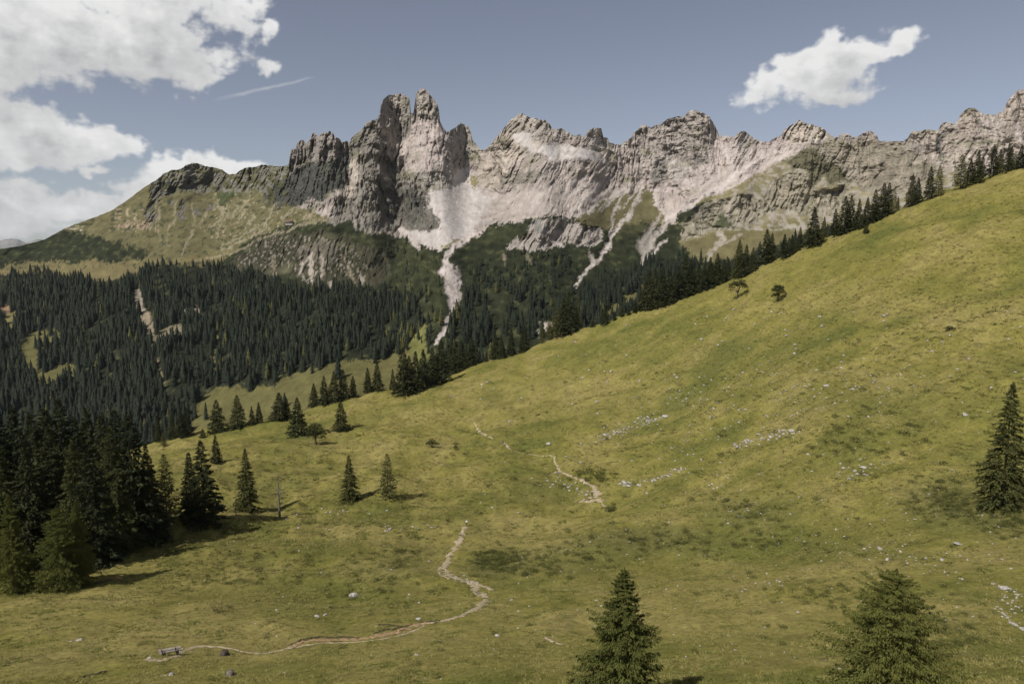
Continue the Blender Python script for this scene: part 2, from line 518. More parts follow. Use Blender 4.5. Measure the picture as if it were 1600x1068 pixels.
def build_meadow():
    NA, NR, NB = 720, 430, 46
    a = np.linspace(-1.02, 1.02, NA)
    yc = crest_y(a)
    t = np.linspace(0, 1, NR)
    Y1 = np.exp(np.log(13.0) + t[:, None] * (np.log(yc) - np.log(13.0)))
    tb = np.linspace(0, 1, NB + 1)[1:]
    Y2 = yc + (tb[:, None] ** 1.6) * 430
    Y0 = np.linspace(-60, 12, 10)[:, None] * np.ones_like(yc)[None, :]
    Y = np.concatenate([Y0, Y1, Y2], 0)
    NR += 10
    X = a[None, :] * (Y + 95 * np.exp(-Y / 85))            # the sheet is wide around the viewpoint too
    Z = z_ground(X, Y)
    V = np.stack([X, Y, Z], -1).reshape(-1, 3)
    # ground cover tint: yellowish dry turf, lush hollows, heath
    xs, ys = V[:, 0], V[:, 1]
    yq = np.maximum(ys, 12.0)
    u, v = pix(xs / yq, V[:, 2] / yq)
    g1 = fbm(xs / 55, ys / 55, 2.2, 4)
    g2 = fbm(xs / 13, ys / 13, 8.2, 4)
    g3 = fbm(xs / 3.2, ys / 3.2, 4.2, 3)
    base = np.array([.156, .141, .036])
    dry = np.array([.224, .187, .066])
    lush = np.array([.090, .096, .024])
    heath = np.array([.118, .105, .040])
    c = np.tile(base, (len(xs), 1))
    def blend(c, col, w):
        w = np.clip(w, 0, 1)[:, None]
        return c * (1 - w) + col * w
    c = blend(c, dry, .75 * (g1 + .15) + .75 * g2)
    c = blend(c, lush, 1.0 * (-g1 + .05) + .75 * (-g2 - .05))
    c = blend(c, heath, 1.3 * (g3 * .6 + g2 * .5 - .28))
    # patches that have a place of their own on the slope
    wu = u + 22 * perlin(xs / 9, ys / 9, .3); wv = v + 10 * perlin(xs / 9, ys / 9, 5.3)
    def spot(cu, cv, ru, rv, col, amt):
        nonlocal c
        d = np.hypot((wu - cu) / ru, (wv - cv) / rv)
        c = blend(c, col, amt * np.clip(1.35 - d, 0, 1))
    H2 = np.array([.094, .092, .030]); L2 = np.array([.086, .094, .022])
    spot(1150, 850, 190, 32, L2, .8); spot(1000, 845, 110, 26, H2, .75); spot(775, 882, 60, 24, H2, .9)
    spot(1480, 785, 65, 38, H2, .9); spot(1575, 815, 60, 30, H2, .8); spot(1180, 800, 90, 26, H2, .7)
    spot(505, 853, 34, 11, L2, .95); spot(620, 880, 70, 40, H2, .4); spot(500, 925, 130, 40, L2, .5); spot(850, 770, 70, 20, H2, .5)
    spot(900, 880, 80, 30, H2, .55); spot(1490, 1000, 70, 45, H2, .5); spot(1350, 620, 160, 40, H2, .35); spot(1130, 560, 170, 40, H2, .25)
    spot(1280, 420, 260, 40, base * .9, .35); spot(560, 830, 90, 18, dry, .8); spot(780, 830, 120, 22, dry, .7); spot(540, 700, 90, 14, dry, .7)
    spot(330, 1000, 220, 40, dry, .7); spot(700, 1010, 200, 40, dry, .4); spot(330, 900, 120, 40, dry, .35); spot(400, 760, 160, 24, dry, .3); spot(1250, 1000, 160, 40, dry, .4); spot(1100, 960, 140, 36, dry, .5); spot(1480, 950, 90, 24, dry, .6); spot(1530, 880, 90, 20, dry, .5)
    spot(880, 620, 200, 28, dry, .35); spot(620, 650, 150, 20, dry, .3); spot(1400, 480, 180, 20, dry, .45)
    me = mesh_np('meadow', V, grid_faces(NR + NB, NA), (meadow_mat(),), True)
    color_attr(me, c)
    o = obj('meadow', me)
    tag(o, 'sunlit olive green alpine meadow slope rising to the right', kind='structure')
    return o

def meadow_mat():
    m, g, b = new_mat('meadow_turf', .95, .05)
    at = g.node('ShaderNodeAttribute'); at.attribute_name = 'ground_tint'
    tc = g.node('ShaderNodeTexCoord')
    P = tc.outputs['Object']
    n1 = g.noise(P, 1.5, 6.0, .68)
    n2 = g.noise(P, .33, 5.0, .62)
    n3 = g.noise(P, 5.0, 3.0, .6)
    k = g.math('MULTIPLY', g.rng(n1, .28, .72, .66, 1.34), g.rng(n2, .3, .7, .80, 1.22))
    c = g.mix(1.0, at.outputs['Color'], g.comb(k, k, k), 'MULTIPLY')
    c = g.mix(g.rng(g.noise(P, .85, 5.0, .7), .54, .68, 0, .55), c, (.090, .090, .026))
    c = g.mix(g.rng(g.noise(g.vmath('ADD', P, (40, 9, 2)), .6, 5.0, .7), .56, .72, 0, .5), c, (.215, .180, .075))
    g.put(b.inputs['Base Color'], c)
    bump(g, b, g.math('ADD', n1, g.math('MULTIPLY', n3, .4)), 1.0, .16)
    return m

# ------------------------------------------------------------------ the limestone massif, its foothills and the forest floor
SKYLINE = [(-420, 470), (-200, 425), (-80, 402), (0, 389), (28, 385), (56, 378), (70, 374), (101, 357), (121, 349), (152, 338), (174, 329), (197, 314), (222, 295), (244, 281),
    (256, 272), (267, 266), (281, 265), (292, 258), (303, 254), (312, 256), (320, 260), (337, 262), (348, 266), (358, 273), (368, 272), (376, 266),
    (385, 262), (393, 261), (400, 261), (410, 257), (418, 259), (441, 260), (451, 258), (454, 234), (462, 233), (464, 224), (470, 218.5), (476, 220),
    (480, 227), (482, 218), (487, 214), (488.5, 207), (495, 210), (498, 214), (505, 206), (511, 208), (514.5, 203.5), (521, 209), (523, 214), (530, 217), (535, 222),
    (543, 220), (545, 225), (549, 216), (554, 211), (559, 208), (567, 201), (572, 192), (581, 188), (589, 187), (593, 179), (594.5, 166), (599, 156),
    (606, 149), (615, 148), (626, 146.5), (633, 149), (638, 151), (640.5, 158), (642, 176), (645.5, 178), (648, 164), (650.5, 146), (657, 139.5), (665.5, 139.5),
    (671, 147), (679.5, 156.5), (684, 165), (686.5, 176), (687, 189), (692, 199), (698.5, 207.5), (705, 203), (714, 198), (719, 192), (726, 195), (733, 200),
    (737, 210), (738.5, 220), (743.5, 224), (749, 233), (757, 235), (764, 229), (775, 216), (783.5, 205), (796, 189), (806, 182), (810, 178), (816, 177), (820, 181),
    (830, 184), (838, 185), (844, 188), (851, 187), (859, 194), (863, 201), (869, 203), (877, 200), (886, 206), (893, 210), (899, 213), (907, 210), (910, 213),
    (915, 212), (918, 206), (921, 203), (928, 200), (940, 200.5), (942.5, 215), (949.5, 215), (952, 223), (959, 225), (969, 227), (975, 222), (983, 217), (987, 215),
    (989, 209), (998, 202), (1001, 196), (1010, 195), (1017, 200), (1025, 196), (1036, 192), (1043, 186), (1052, 184), (1060, 182), (1066, 183), (1072, 179), (1076, 174),
    (1083, 172), (1091, 174), (1100, 177), (1108, 182), (1114, 191), (1121, 204), (1125, 216), (1129, 211), (1136, 213), (1147, 214), (1153, 208), (1160, 205),
    (1166, 206), (1173, 213), (1178, 216), (1185, 219), (1191, 222), (1203, 221), (1211, 216), (1222, 211), (1225, 203), (1234, 197), (1241, 193), (1250, 188), (1258, 193),
    (1268, 195), (1287, 201), (1297, 212), (1308, 215), (1318, 208), (1326, 209), (1332, 215), (1343, 212), (1352, 207), (1360, 204), (1370, 211), (1374, 221), (1391, 221), (1411, 221),
    (1419, 215), (1425, 205), (1439, 205), (1450, 202), (1464, 205), (1471, 194), (1481, 190), (1489, 194), (1496, 190), (1500, 180), (1512, 169), (1523, 169),
    (1534, 178), (1554, 180), (1568, 174), (1574, 159), (1588, 143), (1600, 139), (1640, 120), (1700, 135), (1760, 110), (1840, 150), (2050, 190)]

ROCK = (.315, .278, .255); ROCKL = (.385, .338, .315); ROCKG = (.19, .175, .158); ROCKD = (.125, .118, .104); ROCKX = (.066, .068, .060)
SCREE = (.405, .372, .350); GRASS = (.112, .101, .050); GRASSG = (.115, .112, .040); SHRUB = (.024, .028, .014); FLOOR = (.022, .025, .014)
CLEAR = (.105, .097, .038); DIRT = (.30, .25, .18)

def build_massif():
    U = np.arange(-380, 1960.1, 1.75)
    NC, NR = len(U), 318
    cu = np.array([c[0] for c in CREST], float); cv = np.array([c[1] for c in CREST], float)
    vbot = np.interp(U, cu, cv) + 46
    vbot = np.where(U < 240, np.maximum(vbot, 700), vbot)
    vsky = np.interp(U, [p[0] for p in SKYLINE], [p[1] for p in SKYLINE])
    jag = 1.0 * fbm(U / 7, 0 * U, 1.1, 3) + .8 * np.abs(perlin(U / 3.1, 0 * U, 4.4))
    vsky = vsky - jag * np.where(U < 240, .45, 1.0)
    t = np.linspace(0, 1, NR)[:, None]
    # the lower rows run level; only the top rows bend to meet the ragged skyline
    n = 26
    pad = np.concatenate([np.repeat(vsky[:1], n), vsky, np.repeat(vsky[-1:], n)])
    low = np.max(np.stack([pad[k:k + NC] for k in range(2 * n + 1)]), 0)
    pad = np.concatenate([np.repeat(low[:1], n), low, np.repeat(low[-1:], n)])
    low = np.mean(np.stack([pad[k:k + NC] for k in range(2 * n + 1)]), 0) + 14
    low = np.maximum(low, vsky + 8)
    vsm = np.minimum(low, vbot - 30)
    t1 = np.clip(t / .70, 0, 1); t2 = np.clip((t - .70) / .30, 0, 1)
    v = vbot[None, :] + t1 * (vsm - vbot)[None, :] + t2 * (vsky - vsm)[None, :]
    u = np.broadcast_to(U[None, :], v.shape).copy()
    # natural, ragged borders between kinds of ground
    wu = u + 7.0 * fbm(u / 30, v / 30, .7, 5, .6) + 2.6 * perlin(u / 4.3, v / 4.3, 2.0) + rng.normal(0, 1.3, u.shape)
    wv = v + 5.5 * fbm(u / 26, v / 26, 9.7, 5, .6) + 2.6 * perlin(u / 4.1, v / 4.1, 6.0) + rng.normal(0, 1.3, u.shape)
    col = np.empty(v.shape + (3,)); col[:] = ROCK
    m = np.full(v.shape, 1.25)          # slope of the ground
    rel = np.full(v.shape, 1.0)         # strength of crags
    fd = np.zeros(v.shape)              # tree density
    kin = np.zeros(v.shape, int)        # 0 rock 1 scree 2 turf 3 scrub 4 forest
    def paint(poly, c=None, slope=None, rough=None, forest=None, kind=None, mix=1.0, warp=1.0):
        k = inside(poly, u + (wu - u) * warp, v + (wv - v) * warp)
        if c is not None:
            col[k] = col[k] * (1 - mix) + np.array(c) * mix
        if slope is not None: m[k] = slope
        if rough is not None: rel[k] = rough
        if forest is not None: fd[k] = forest
        if kind is not None: kin[k] = kind
        return k
    snz = perlin(u / 11, v / 11, 3.0)
    snb = fbm(u / 5, v / 8, 6.0, 3)
    def streak(pts, w, c, mix=1.0, carve=0.0, taper=True):
        d, tt = dist_line(pts, wu * .6 + u * .4, wv * .6 + v * .4)
        ww = w * (.45 + .75 * np.sin(np.pi * np.clip(tt * .8 + .15, 0, 1))) if taper else w
        ww = ww * (1 + .5 * snz)
        k = np.clip((ww - d) / (.5 * w) + .5, 0, 1) * mix * np.clip(1.15 + 1.1 * snb, .25, 1)
        col[:] = col * (1 - k[..., None]) + np.array(c) * k[..., None]
        kin[k > .5] = 1
        fd[k > .25] = 0
        return k

    # --- upper massif
    paint([(-500, 500), (-500, 380), (60, 360), (240, 270), (300, 296), (380, 298), (440, 262), (455, 320), (520, 340), (560, 350), (520, 372), (380, 420), (200, 460), (-500, 500)], GRASS, .60, .8, kind=2)
    paint([(-500, 480), (-100, 400), (0, 386), (60, 372), (85, 364), (112, 360), (150, 367), (182, 380), (205, 394), (190, 410), (150, 406), (100, 412), (40, 407), (0, 420), (-500, 500)], SHRUB, .55, .5, kind=3)
    paint([(203, 384), (222, 386), (228, 400), (212, 406), (200, 400)], SHRUB, .55, .5, kind=3)
    paint([(-500, 520), (-100, 425), (0, 418), (60, 408), (160, 410), (300, 400), (360, 392), (340, 420), (200, 450), (0, 440)], (.135, .115, .055), .45, .2, kind=2)
    paint([(228, 306), (240, 284), (256, 270), (281, 260), (303, 248), (320, 255), (348, 262), (358, 268), (376, 260), (402, 255), (450, 255), (456, 296), (424, 316), (414, 300), (372, 302), (345, 298), (318, 305), (295, 300), (262, 302), (245, 312)], (.150, .145, .118), 1.8, 1.1, kind=0)
    for cx_, cy_, rx, ry in ((236, 342, 6, 16), (288, 322, 6, 10), (270, 318, 4, 7), (284, 338, 6, 7), (307, 332, 6, 5), (334, 324, 4, 5), (242, 318, 7, 9), (225, 352, 14, 5), (195, 352, 16, 4)):
        an = np.linspace(0, 6.28, 11)
        paint([(cx_ + rx * math.cos(q), cy_ + ry * math.sin(q)) for q in an], ROCKD if cx_ > 230 else (.24, .19, .13), 1.6, 1.0, kind=0)
    paint([(338, 300), (366, 298), (360, 312), (344, 316)], (.055, .068, .03), .8, .4, kind=3)
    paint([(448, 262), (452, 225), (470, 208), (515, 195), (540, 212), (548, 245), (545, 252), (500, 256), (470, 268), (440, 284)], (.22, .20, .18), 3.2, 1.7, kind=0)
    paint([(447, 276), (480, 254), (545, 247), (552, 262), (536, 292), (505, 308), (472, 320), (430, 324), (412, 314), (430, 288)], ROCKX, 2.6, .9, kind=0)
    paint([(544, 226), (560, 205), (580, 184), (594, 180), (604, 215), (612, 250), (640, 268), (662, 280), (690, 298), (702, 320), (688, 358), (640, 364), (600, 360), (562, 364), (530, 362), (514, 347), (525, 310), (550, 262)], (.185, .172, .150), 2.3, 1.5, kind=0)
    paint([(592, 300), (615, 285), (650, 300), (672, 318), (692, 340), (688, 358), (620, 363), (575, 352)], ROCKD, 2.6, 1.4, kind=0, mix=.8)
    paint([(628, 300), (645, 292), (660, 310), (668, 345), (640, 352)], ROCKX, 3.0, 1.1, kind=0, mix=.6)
    paint([(548, 256), (556, 240), (566, 262), (560, 285), (540, 318), (532, 312), (546, 285)], (.37, .33, .28), 1.2, .8, kind=0)
    paint([(592, 192), (592, 160), (606, 144), (640, 146), (645, 168), (640, 205), (632, 235), (636, 262), (612, 256), (602, 225)], (.29, .262, .235), 3.6, 1.7, kind=0)
    paint([(628, 160), (644, 162), (640, 205), (634, 222), (626, 200)], (.205, .195, .175), 4.0, .9, kind=0, mix=.8)  # right side of the tower: its shade painted into the rock colour
    paint([(645, 170), (651, 138), (667, 135), (690, 175), (688, 192), (668, 186), (644, 192)], (.29, .265, .235), 4.2, 1.7, kind=0)
    paint([(644, 190), (668, 186), (688, 190), (706, 235), (708, 258), (700, 274), (682, 262), (664, 268), (640, 262), (626, 240)], ROCKL, 1.5, .8, kind=0)
    paint([(640, 262), (664, 266), (684, 262), (702, 276), (700, 300), (684, 306), (662, 284)], (.24, .225, .20), 2.4, 1.2, kind=0)
    paint([(690, 215), (706, 232), (708, 290), (698, 290), (694, 250)], (.20, .19, .17), 2.8, 1.0, kind=0, mix=.7)  # right flank of the buttress darkened, shadow put into the colour
    paint([(700, 208), (719, 188), (738, 200), (746, 226), (756, 240), (742, 256), (728, 268), (722, 285), (708, 280), (708, 250)], (.265, .245, .215), 2.8, 1.3, kind=0)
    # scree bowl and its chute
    paint([(668, 318), (676, 300), (700, 292), (711, 279), (722, 262), (734, 262), (742, 290), (768, 312), (802, 334), (775, 346), (748, 352), (738, 362), (714, 374), (690, 386), (662, 380), (632, 366), (650, 360), (690, 358), (686, 340)], SCREE, .66, .12, kind=1)
    paint([(732, 270), (741, 276), (746, 292), (738, 297), (731, 284)], (.20, .175, .095), .7, .2, kind=2)
    paint([(716, 372), (738, 366), (728, 380), (704, 388), (692, 384)], (.20, .18, .10), .6, .3, kind=2)
    # middle massif
    paint([(752, 240), (785, 200), (812, 172), (866, 200), (842, 226), (800, 262), (770, 300), (752, 296), (744, 262)], (.36, .32, .275), 1.45, 1.1, kind=0)
    paint([(806, 182), (816, 172), (846, 182), (866, 200), (858, 232), (838, 228), (818, 205), (800, 200)], (.33, .30, .265), 2.6, 1.1, kind=0)
    paint([(800, 206), (820, 208), (842, 234), (828, 240)], SCREE, .7, .2, kind=1)
    paint([(836, 236), (852, 224), (890, 228), (930, 240), (950, 252), (900, 250), (862, 248)], (.47, .435, .415), .62, .12, kind=1)
    paint([(777, 286), (790, 272), (830, 266), (844, 274), (830, 284), (800, 292)], (.19, .185, .15), 1.5, 1.2, kind=0, mix=.8)
    paint([(752, 345), (770, 312), (800, 300), (860, 296), (930, 300), (985, 302), (945, 316), (905, 336), (860, 336), (800, 346)], (.335, .292, .265), .85, .55, kind=0)
    paint([(918, 200), (943, 195), (952, 224), (940, 240), (920, 236)], (.315, .29, .26), 2.6, 1.1, kind=0)
    paint([(985, 220), (1001, 192), (1043, 182), (1083, 166), (1112, 182), (1128, 218), (1110, 246), (1080, 272), (1050, 296), (1032, 288), (1020, 262), (1000, 256), (988, 240)], (.285, .258, .235), 2.4, 1.3, kind=0)
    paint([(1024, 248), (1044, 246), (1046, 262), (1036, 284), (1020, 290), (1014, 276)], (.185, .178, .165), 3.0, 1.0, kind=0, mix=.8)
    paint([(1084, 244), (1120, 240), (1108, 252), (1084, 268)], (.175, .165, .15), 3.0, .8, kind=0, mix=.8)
    paint([(1046, 250), (1078, 254), (1082, 270), (1056, 280), (1042, 272)], (.37, .335, .31), 1.4, .7, kind=0)
    # right shoulder
    paint([(1120, 214), (1200, 216), (1250, 184), (1300, 208), (1230, 246), (1180, 280), (1110, 306), (1060, 330), (1040, 345), (1010, 296), (1060, 290), (1100, 256)], ROCKL, 1.0, .8, kind=0)
    paint([(1150, 204), (1174, 208), (1184, 226), (1166, 238), (1150, 226)], (.25, .23, .205), 2.0, 1.1, kind=0, mix=.8)
    paint([(1224, 214), (1250, 186), (1290, 198), (1300, 214), (1268, 224), (1240, 226)], (.39, .35, .30), 1.8, 1.2, kind=0)
    paint([(1060, 338), (1110, 310), (1170, 280), (1232, 242), (1290, 222), (1420, 220), (1470, 262), (1560, 280), (1640, 260), (2100, 240), (2100, 420), (1200, 480), (1080, 420), (1040, 372)], (.175, .155, .090), 1.0, .9, kind=2)
    paint([(1408, 232), (1425, 200), (1470, 186), (1512, 162), (1556, 174), (1588, 138), (1640, 110), (2100, 100), (2100, 262), (1600, 262), (1520, 270), (1470, 262), (1440, 250)], (.35, .31, .27), 1.9, 1.2, kind=0)
    paint([(1465, 212), (1474, 206), (1476, 236), (1468, 262), (1463, 250)], ROCKX, 3, .8, kind=0, mix=.8)
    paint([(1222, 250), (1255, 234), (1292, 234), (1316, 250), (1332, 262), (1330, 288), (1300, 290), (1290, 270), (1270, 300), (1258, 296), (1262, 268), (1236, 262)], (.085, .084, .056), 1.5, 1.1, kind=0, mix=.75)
    paint([(1200, 290), (1240, 268), (1262, 270), (1262, 296), (1290, 300), (1330, 290), (1340, 310), (1280, 340), (1230, 330), (1200, 320)], (.285, .262, .21), 1.7, 1.2, kind=0, mix=.75)
    paint([(1052, 345), (1080, 312), (1108, 306), (1118, 318), (1100, 336), (1070, 350)], SHRUB, .9, .8, kind=3)
    paint([(1056, 352), (1090, 330), (1120, 312), (1180, 306), (1210, 322), (1170, 350), (1130, 352), (1090, 372), (1060, 372)], (.265, .245, .20), 1.9, 1.3, kind=0, mix=.8)
    paint([(1112, 348), (1130, 332), (1146, 336), (1142, 356), (1122, 358)], (.06, .064, .036), 1.2, .8, kind=3)
    paint([(1060, 380), (1130, 362), (1200, 350), (1260, 340), (1230, 380), (1160, 410), (1090, 420), (1070, 400)], (.128, .113, .055), .6, .4, kind=2)
    paint([(1290, 214), (1332, 210), (1376, 216), (1420, 216), (1476, 262), (1420, 300), (1350, 300), (1310, 262), (1270, 232)], (.255, .230, .195), 1.5, 1.0, kind=0, mix=.72)
    # olive cones under the big peak
    paint([(902, 344), (940, 316), (985, 303), (1009, 290), (1042, 345), (1012, 384), (960, 384), (920, 362)], (.112, .100, .050), .75, .4, kind=2)
    paint([(910, 352), (960, 358), (1000, 345), (1030, 348), (1012, 384), (960, 384), (920, 368)], (.036, .040, .020), .6, .5, kind=3, mix=.85)
    # --- foothills with dwarf pine
    low = [(-500, 470), (0, 428), (60, 427), (120, 434), (170, 440), (210, 428), (262, 414), (338, 413), (356, 400), (382, 380), (420, 361), (455, 350), (520, 349), (548, 344), (562, 362),
           (602, 362), (640, 376), (690, 390), (742, 370), (762, 355), (805, 346), (856, 334), (905, 345), (942, 356), (964, 368), (1004, 364), (1040, 346), (1062, 350), (1064, 380), (1090, 410),
           (1160, 404), (1240, 372), (1300, 352), (1420, 330), (2100, 330), (2100, 900), (-500, 900)]
    paint(low, SHRUB, .56, .55, .0, 3)
    # ledges just behind the knoll tops
    for pl in ([(372, 390), (412, 366), (452, 352), (520, 350), (560, 360)], [(750, 362), (800, 348), (856, 337), (905, 348), (940, 358)], [(700, 402), (730, 385)]):
        d, _ = dist_line(pl, u, v - -3)
        m[d < 3.0] = .22
    paint([(360, 408), (392, 380), (430, 364), (500, 362), (560, 372), (600, 395), (612, 430), (590, 448), (540, 440), (500, 446), (460, 428), (420, 432), (372, 420)], (.052, .050, .032), 1.2, .7, 0, 0)
    kk = paint([(372, 405), (395, 380), (440, 366), (500, 366), (540, 380), (580, 420), (560, 432), (500, 428), (440, 420), (390, 416)])
    spk = fbm(u / 3.6, v / 5.0, 3.3, 3)
    w = (kk & (spk > .34)); col[w] = (.20, .18, .15)
    w = (kk & (spk < -.15)); col[w] = (.034, .037, .020)
    paint([(466, 390), (500, 374), (530, 386), (524, 408), (490, 412), (470, 406)], (.13, .118, .094), 1.6, .8, 0, 0, mix=.7)
    paint([(788, 386), (796, 376), (822, 366), (834, 344), (858, 337), (905, 350), (936, 360), (944, 380), (922, 387), (884, 378), (852, 388), (812, 392)], (.275, .25, .225), 2.8, 1.3, 0, 0)
    paint([(830, 348), (846, 342), (850, 362), (838, 362)], (.20, .20, .19), 3.0, 1.0, 0, 0)
    paint([(742, 372), (770, 356), (806, 352), (815, 362), (790, 372), (760, 384)], (.034, .038, .018), .6, .5, 0, 3)
    # forest
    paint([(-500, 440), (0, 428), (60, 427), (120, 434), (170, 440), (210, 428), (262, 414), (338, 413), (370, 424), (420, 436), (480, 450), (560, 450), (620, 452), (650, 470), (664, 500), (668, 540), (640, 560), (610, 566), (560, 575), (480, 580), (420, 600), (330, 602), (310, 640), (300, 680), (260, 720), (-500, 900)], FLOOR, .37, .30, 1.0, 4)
    paint([(600, 440), (640, 400), (690, 398), (688, 440), (684, 520), (672, 560), (655, 480)], (.032, .036, .017), .42, .35, .22, 3)
    paint([(540, 372), (600, 366), (660, 384), (680, 400), (640, 420), (610, 400)], (.034, .037, .018), .5, .4, .14, 3)
    paint([(722, 420), (760, 405), (830, 395), (890, 400), (900, 450), (880, 480), (850, 520), (820, 560), (700, 600), (700, 520), (716, 480)], (.026, .030, .015), .42, .35, .55, 4)
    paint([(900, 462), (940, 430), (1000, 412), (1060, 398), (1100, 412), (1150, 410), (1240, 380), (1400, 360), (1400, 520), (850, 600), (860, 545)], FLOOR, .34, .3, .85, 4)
    # clearings and slips inside the forest
    paint([(300, 640), (330, 604), (420, 600), (470, 576), (520, 566), (600, 560), (640, 548), (652, 520), (668, 545), (640, 590), (620, 660), (560, 700), (240, 740), (290, 690)], CLEAR, .24, .12, .012, 2)
    paint([(34, 580), (40, 530), (55, 512), (92, 515), (96, 530), (62, 545), (56, 578), (80, 574), (124, 568), (120, 590), (100, 604), (60, 604)], CLEAR, .30, .12, .03, 2)
    paint([(332, 560), (338, 520), (346, 505), (352, 508), (346, 540), (338, 590)], CLEAR, .30, .12, .03, 2)
    paint([(640, 540), (655, 505), (664, 512), (672, 560), (650, 580)], (.12, .12, .04), .35, .2, .05, 2)
    paint([(945, 482), (975, 462), (1012, 444), (1012, 458), (985, 480), (950, 500), (930, 510)], CLEAR, .36, .15, .04, 2)
    paint([(10, 480), (22, 486), (28, 520), (20, 530), (12, 505)], (.16, .14, .06), .35, .2, .1, 2)
    for pts, w_, c_ in (
            ([(216, 458), (220, 472), (222, 488)], 5, (.25, .215, .165)), ([(226, 492), (232, 506), (240, 520)], 7, (.22, .185, .13)), ([(244, 532), (258, 526), (276, 516), (288, 505)], 8, (.20, .175, .11)),
            ([(302, 478), (308, 490), (304, 502)], 3.8, (.235, .20, .145)),
            ([(246, 548), (247, 570), (255, 600)], 4, (.17, .14, .08)),
            ([(288, 480), (294, 500)], 3, (.27, .23, .17)),
            ([(5, 478), (14, 490)], 4, (.22, .14, .09))):
        streak(pts, w_, c_)
    # screes, gullies and torrent beds
    S1 = (.40, .355, .325); S2 = (.30, .265, .225); S3 = (.22, .19, .14)
    for pts, w_, c_, mx in (
            ([(742, 362), (722, 378), (704, 392), (694, 406)], 4.5, S1, 1), ([(690, 424), (704, 424), (708, 450), (706, 480)], 9, (.42, .365, .345), 1), ([(694, 406), (698, 424), (710, 445)], 5, S1, 1), ([(707, 478), (702, 500), (692, 520), (682, 536)], 3.2, S1, 1),
            ([(626, 358), (645, 376), (656, 392)], 4, S1, .9),
            ([(1006, 292), (985, 330), (962, 362), (950, 388), (930, 410), (905, 436), (893, 452)], 2.8, S1, 1), ([(972, 308), (960, 335), (952, 362), (955, 378)], 1.9, S1, .9),
            ([(1004, 300), (992, 322), (980, 345)], 2.4, S1, .8), ([(1034, 330), (1026, 345), (1008, 366), (1002, 390)], 2.8, S2, .9), ([(1046, 345), (1026, 368), (1010, 392), (1000, 414)], 4.2, (.33, .295, .26), .95), ([(1040, 375), (1016, 398), (1000, 412)], 2.2, S1, .9), ([(1014, 362), (1004, 384), (1010, 400)], 8, (.25, .23, .20), .8),
            ([(934, 410), (924, 400), (922, 392)], 3, S2, .9), ([(858, 506), (846, 512), (842, 524)], 6, (.40, .35, .29), .9),
            ([(1190, 246), (1150, 276), (1110, 302), (1070, 326), (1036, 346)], 3.6, (.44, .39, .36), .95), ([(1236, 236), (1200, 256), (1176, 275), (1130, 300)], 2.8, (.42, .37, .335), .9),
            ([(1200, 262), (1170, 284), (1130, 304), (1090, 318)], 4, (.17, .15, .075), .8), ([(1150, 262), (1120, 284), (1085, 306)], 3, (.33, .29, .25), .8), ([(1060, 300), (1046, 320), (1036, 338)], 3, (.34, .30, .26), .6),
            ([(1144, 310), (1140, 330), (1142, 352)], 2.6, S2, .9), ([(1130, 372), (1112, 392), (1104, 408)], 3.5, S2, .8), ([(1120, 362), (1130, 372)], 3, S2, .8), ([(1160, 366), (1120, 384)], 2.5, S2, .6),
            ([(490, 395), (471, 410), (470, 425), (478, 442)], 1.7, S2, .9), ([(485, 400), (485, 432), (484, 448)], 2.8, (.34, .30, .26), .9), ([(505, 398), (504, 426), (498, 444), (503, 458)], 1.9, S2, .9), ([(516, 440), (520, 448)], 3, S2, .8),
            ([(425, 400), (430, 424), (421, 442)], 1.8, S3, .8), ([(536, 400), (546, 424), (560, 446)], 2.0, S3, .8), ([(565, 432), (572, 446)], 3, S2, .7), ([(862, 378), (885, 384)], 2.5, S1, .8),
            ([(785, 394), (790, 414)], 1.6, S3, .8), ([(822, 392), (828, 416)], 1.6, S3, .7), ([(660, 410), (700, 440), (720, 470)], 1.4, (.13, .12, .06), .4)):
        streak(pts, w_, c_, mx)
    for k in range(15):                                   # thin debris fans under the middle walls
        q = 768 + 15 * k + 5 * math.sin(k * 2.3)
        streak([(q + 26, 286 + 5 * math.sin(k * 1.7)), (q + 8, 306), (q - 16, 334 - .25 * k)], 1.7 + .8 * math.sin(k * 3.1), (.39, .352, .325), .75)
    for pts in ([(700, 296), (690, 320), (682, 342)], [(716, 284), (712, 320), (704, 352)], [(728, 300), (738, 325), (736, 350)], [(752, 312), (745, 335), (738, 355)], [(770, 318), (758, 338)]):
        streak(pts, 2.2, (.335, .305, .285), .6)
    # runnels in the turf of the left mountain
    for pts in ([(244, 310), (248, 335), (246, 355), (250, 380)], [(278, 312), (272, 345), (262, 362), (261, 384)], [(298, 318), (304, 345), (300, 362), (288, 384), (284, 400)], [(340, 310), (348, 330), (340, 350), (322, 362)],
                [(354, 318), (352, 335), (345, 352), (338, 375)], [(372, 322), (362, 335), (358, 350)], [(392, 306), (382, 322), (372, 332)], [(384, 330), (374, 345)], [(398, 338), (386, 352)],
                [(520, 342), (470, 352), (420, 368), (380, 388), (340, 402), (300, 408)], [(414, 345), (392, 360), (360, 378), (342, 386)], [(420, 350), (400, 366), (345, 392)], [(432, 318), (420, 336), (408, 348)],
                [(462, 322), (446, 340), (432, 352)], [(480, 330), (484, 346)], [(500, 322), (480, 342), (470, 350)], [(318, 342), (312, 356)], [(326, 330), (318, 344)], [(470, 345), (478, 336), (490, 346)]):
        streak(pts, 1.4, (.245, .215, .150), .7)
    spk = fbm(u / 6, v / 3.4, 13.3, 3)
    w = (kin == 2) & (u > 330) & (u < 520) & (v < 372) & (spk > .44); col[w] = (.23, .20, .14)
    w = (kin == 2) & (u > 170) & (u < 250) & (v > 325) & (v < 362) & (spk > .34); col[w] = (.24, .20, .135)
    w = (kin == 2) & (u > 60) & (u < 130) & (v < 385) & (spk > .30); col[w] = (.29, .26, .2)

    spk = fbm(u / 11, v / 6, 23.3, 4)
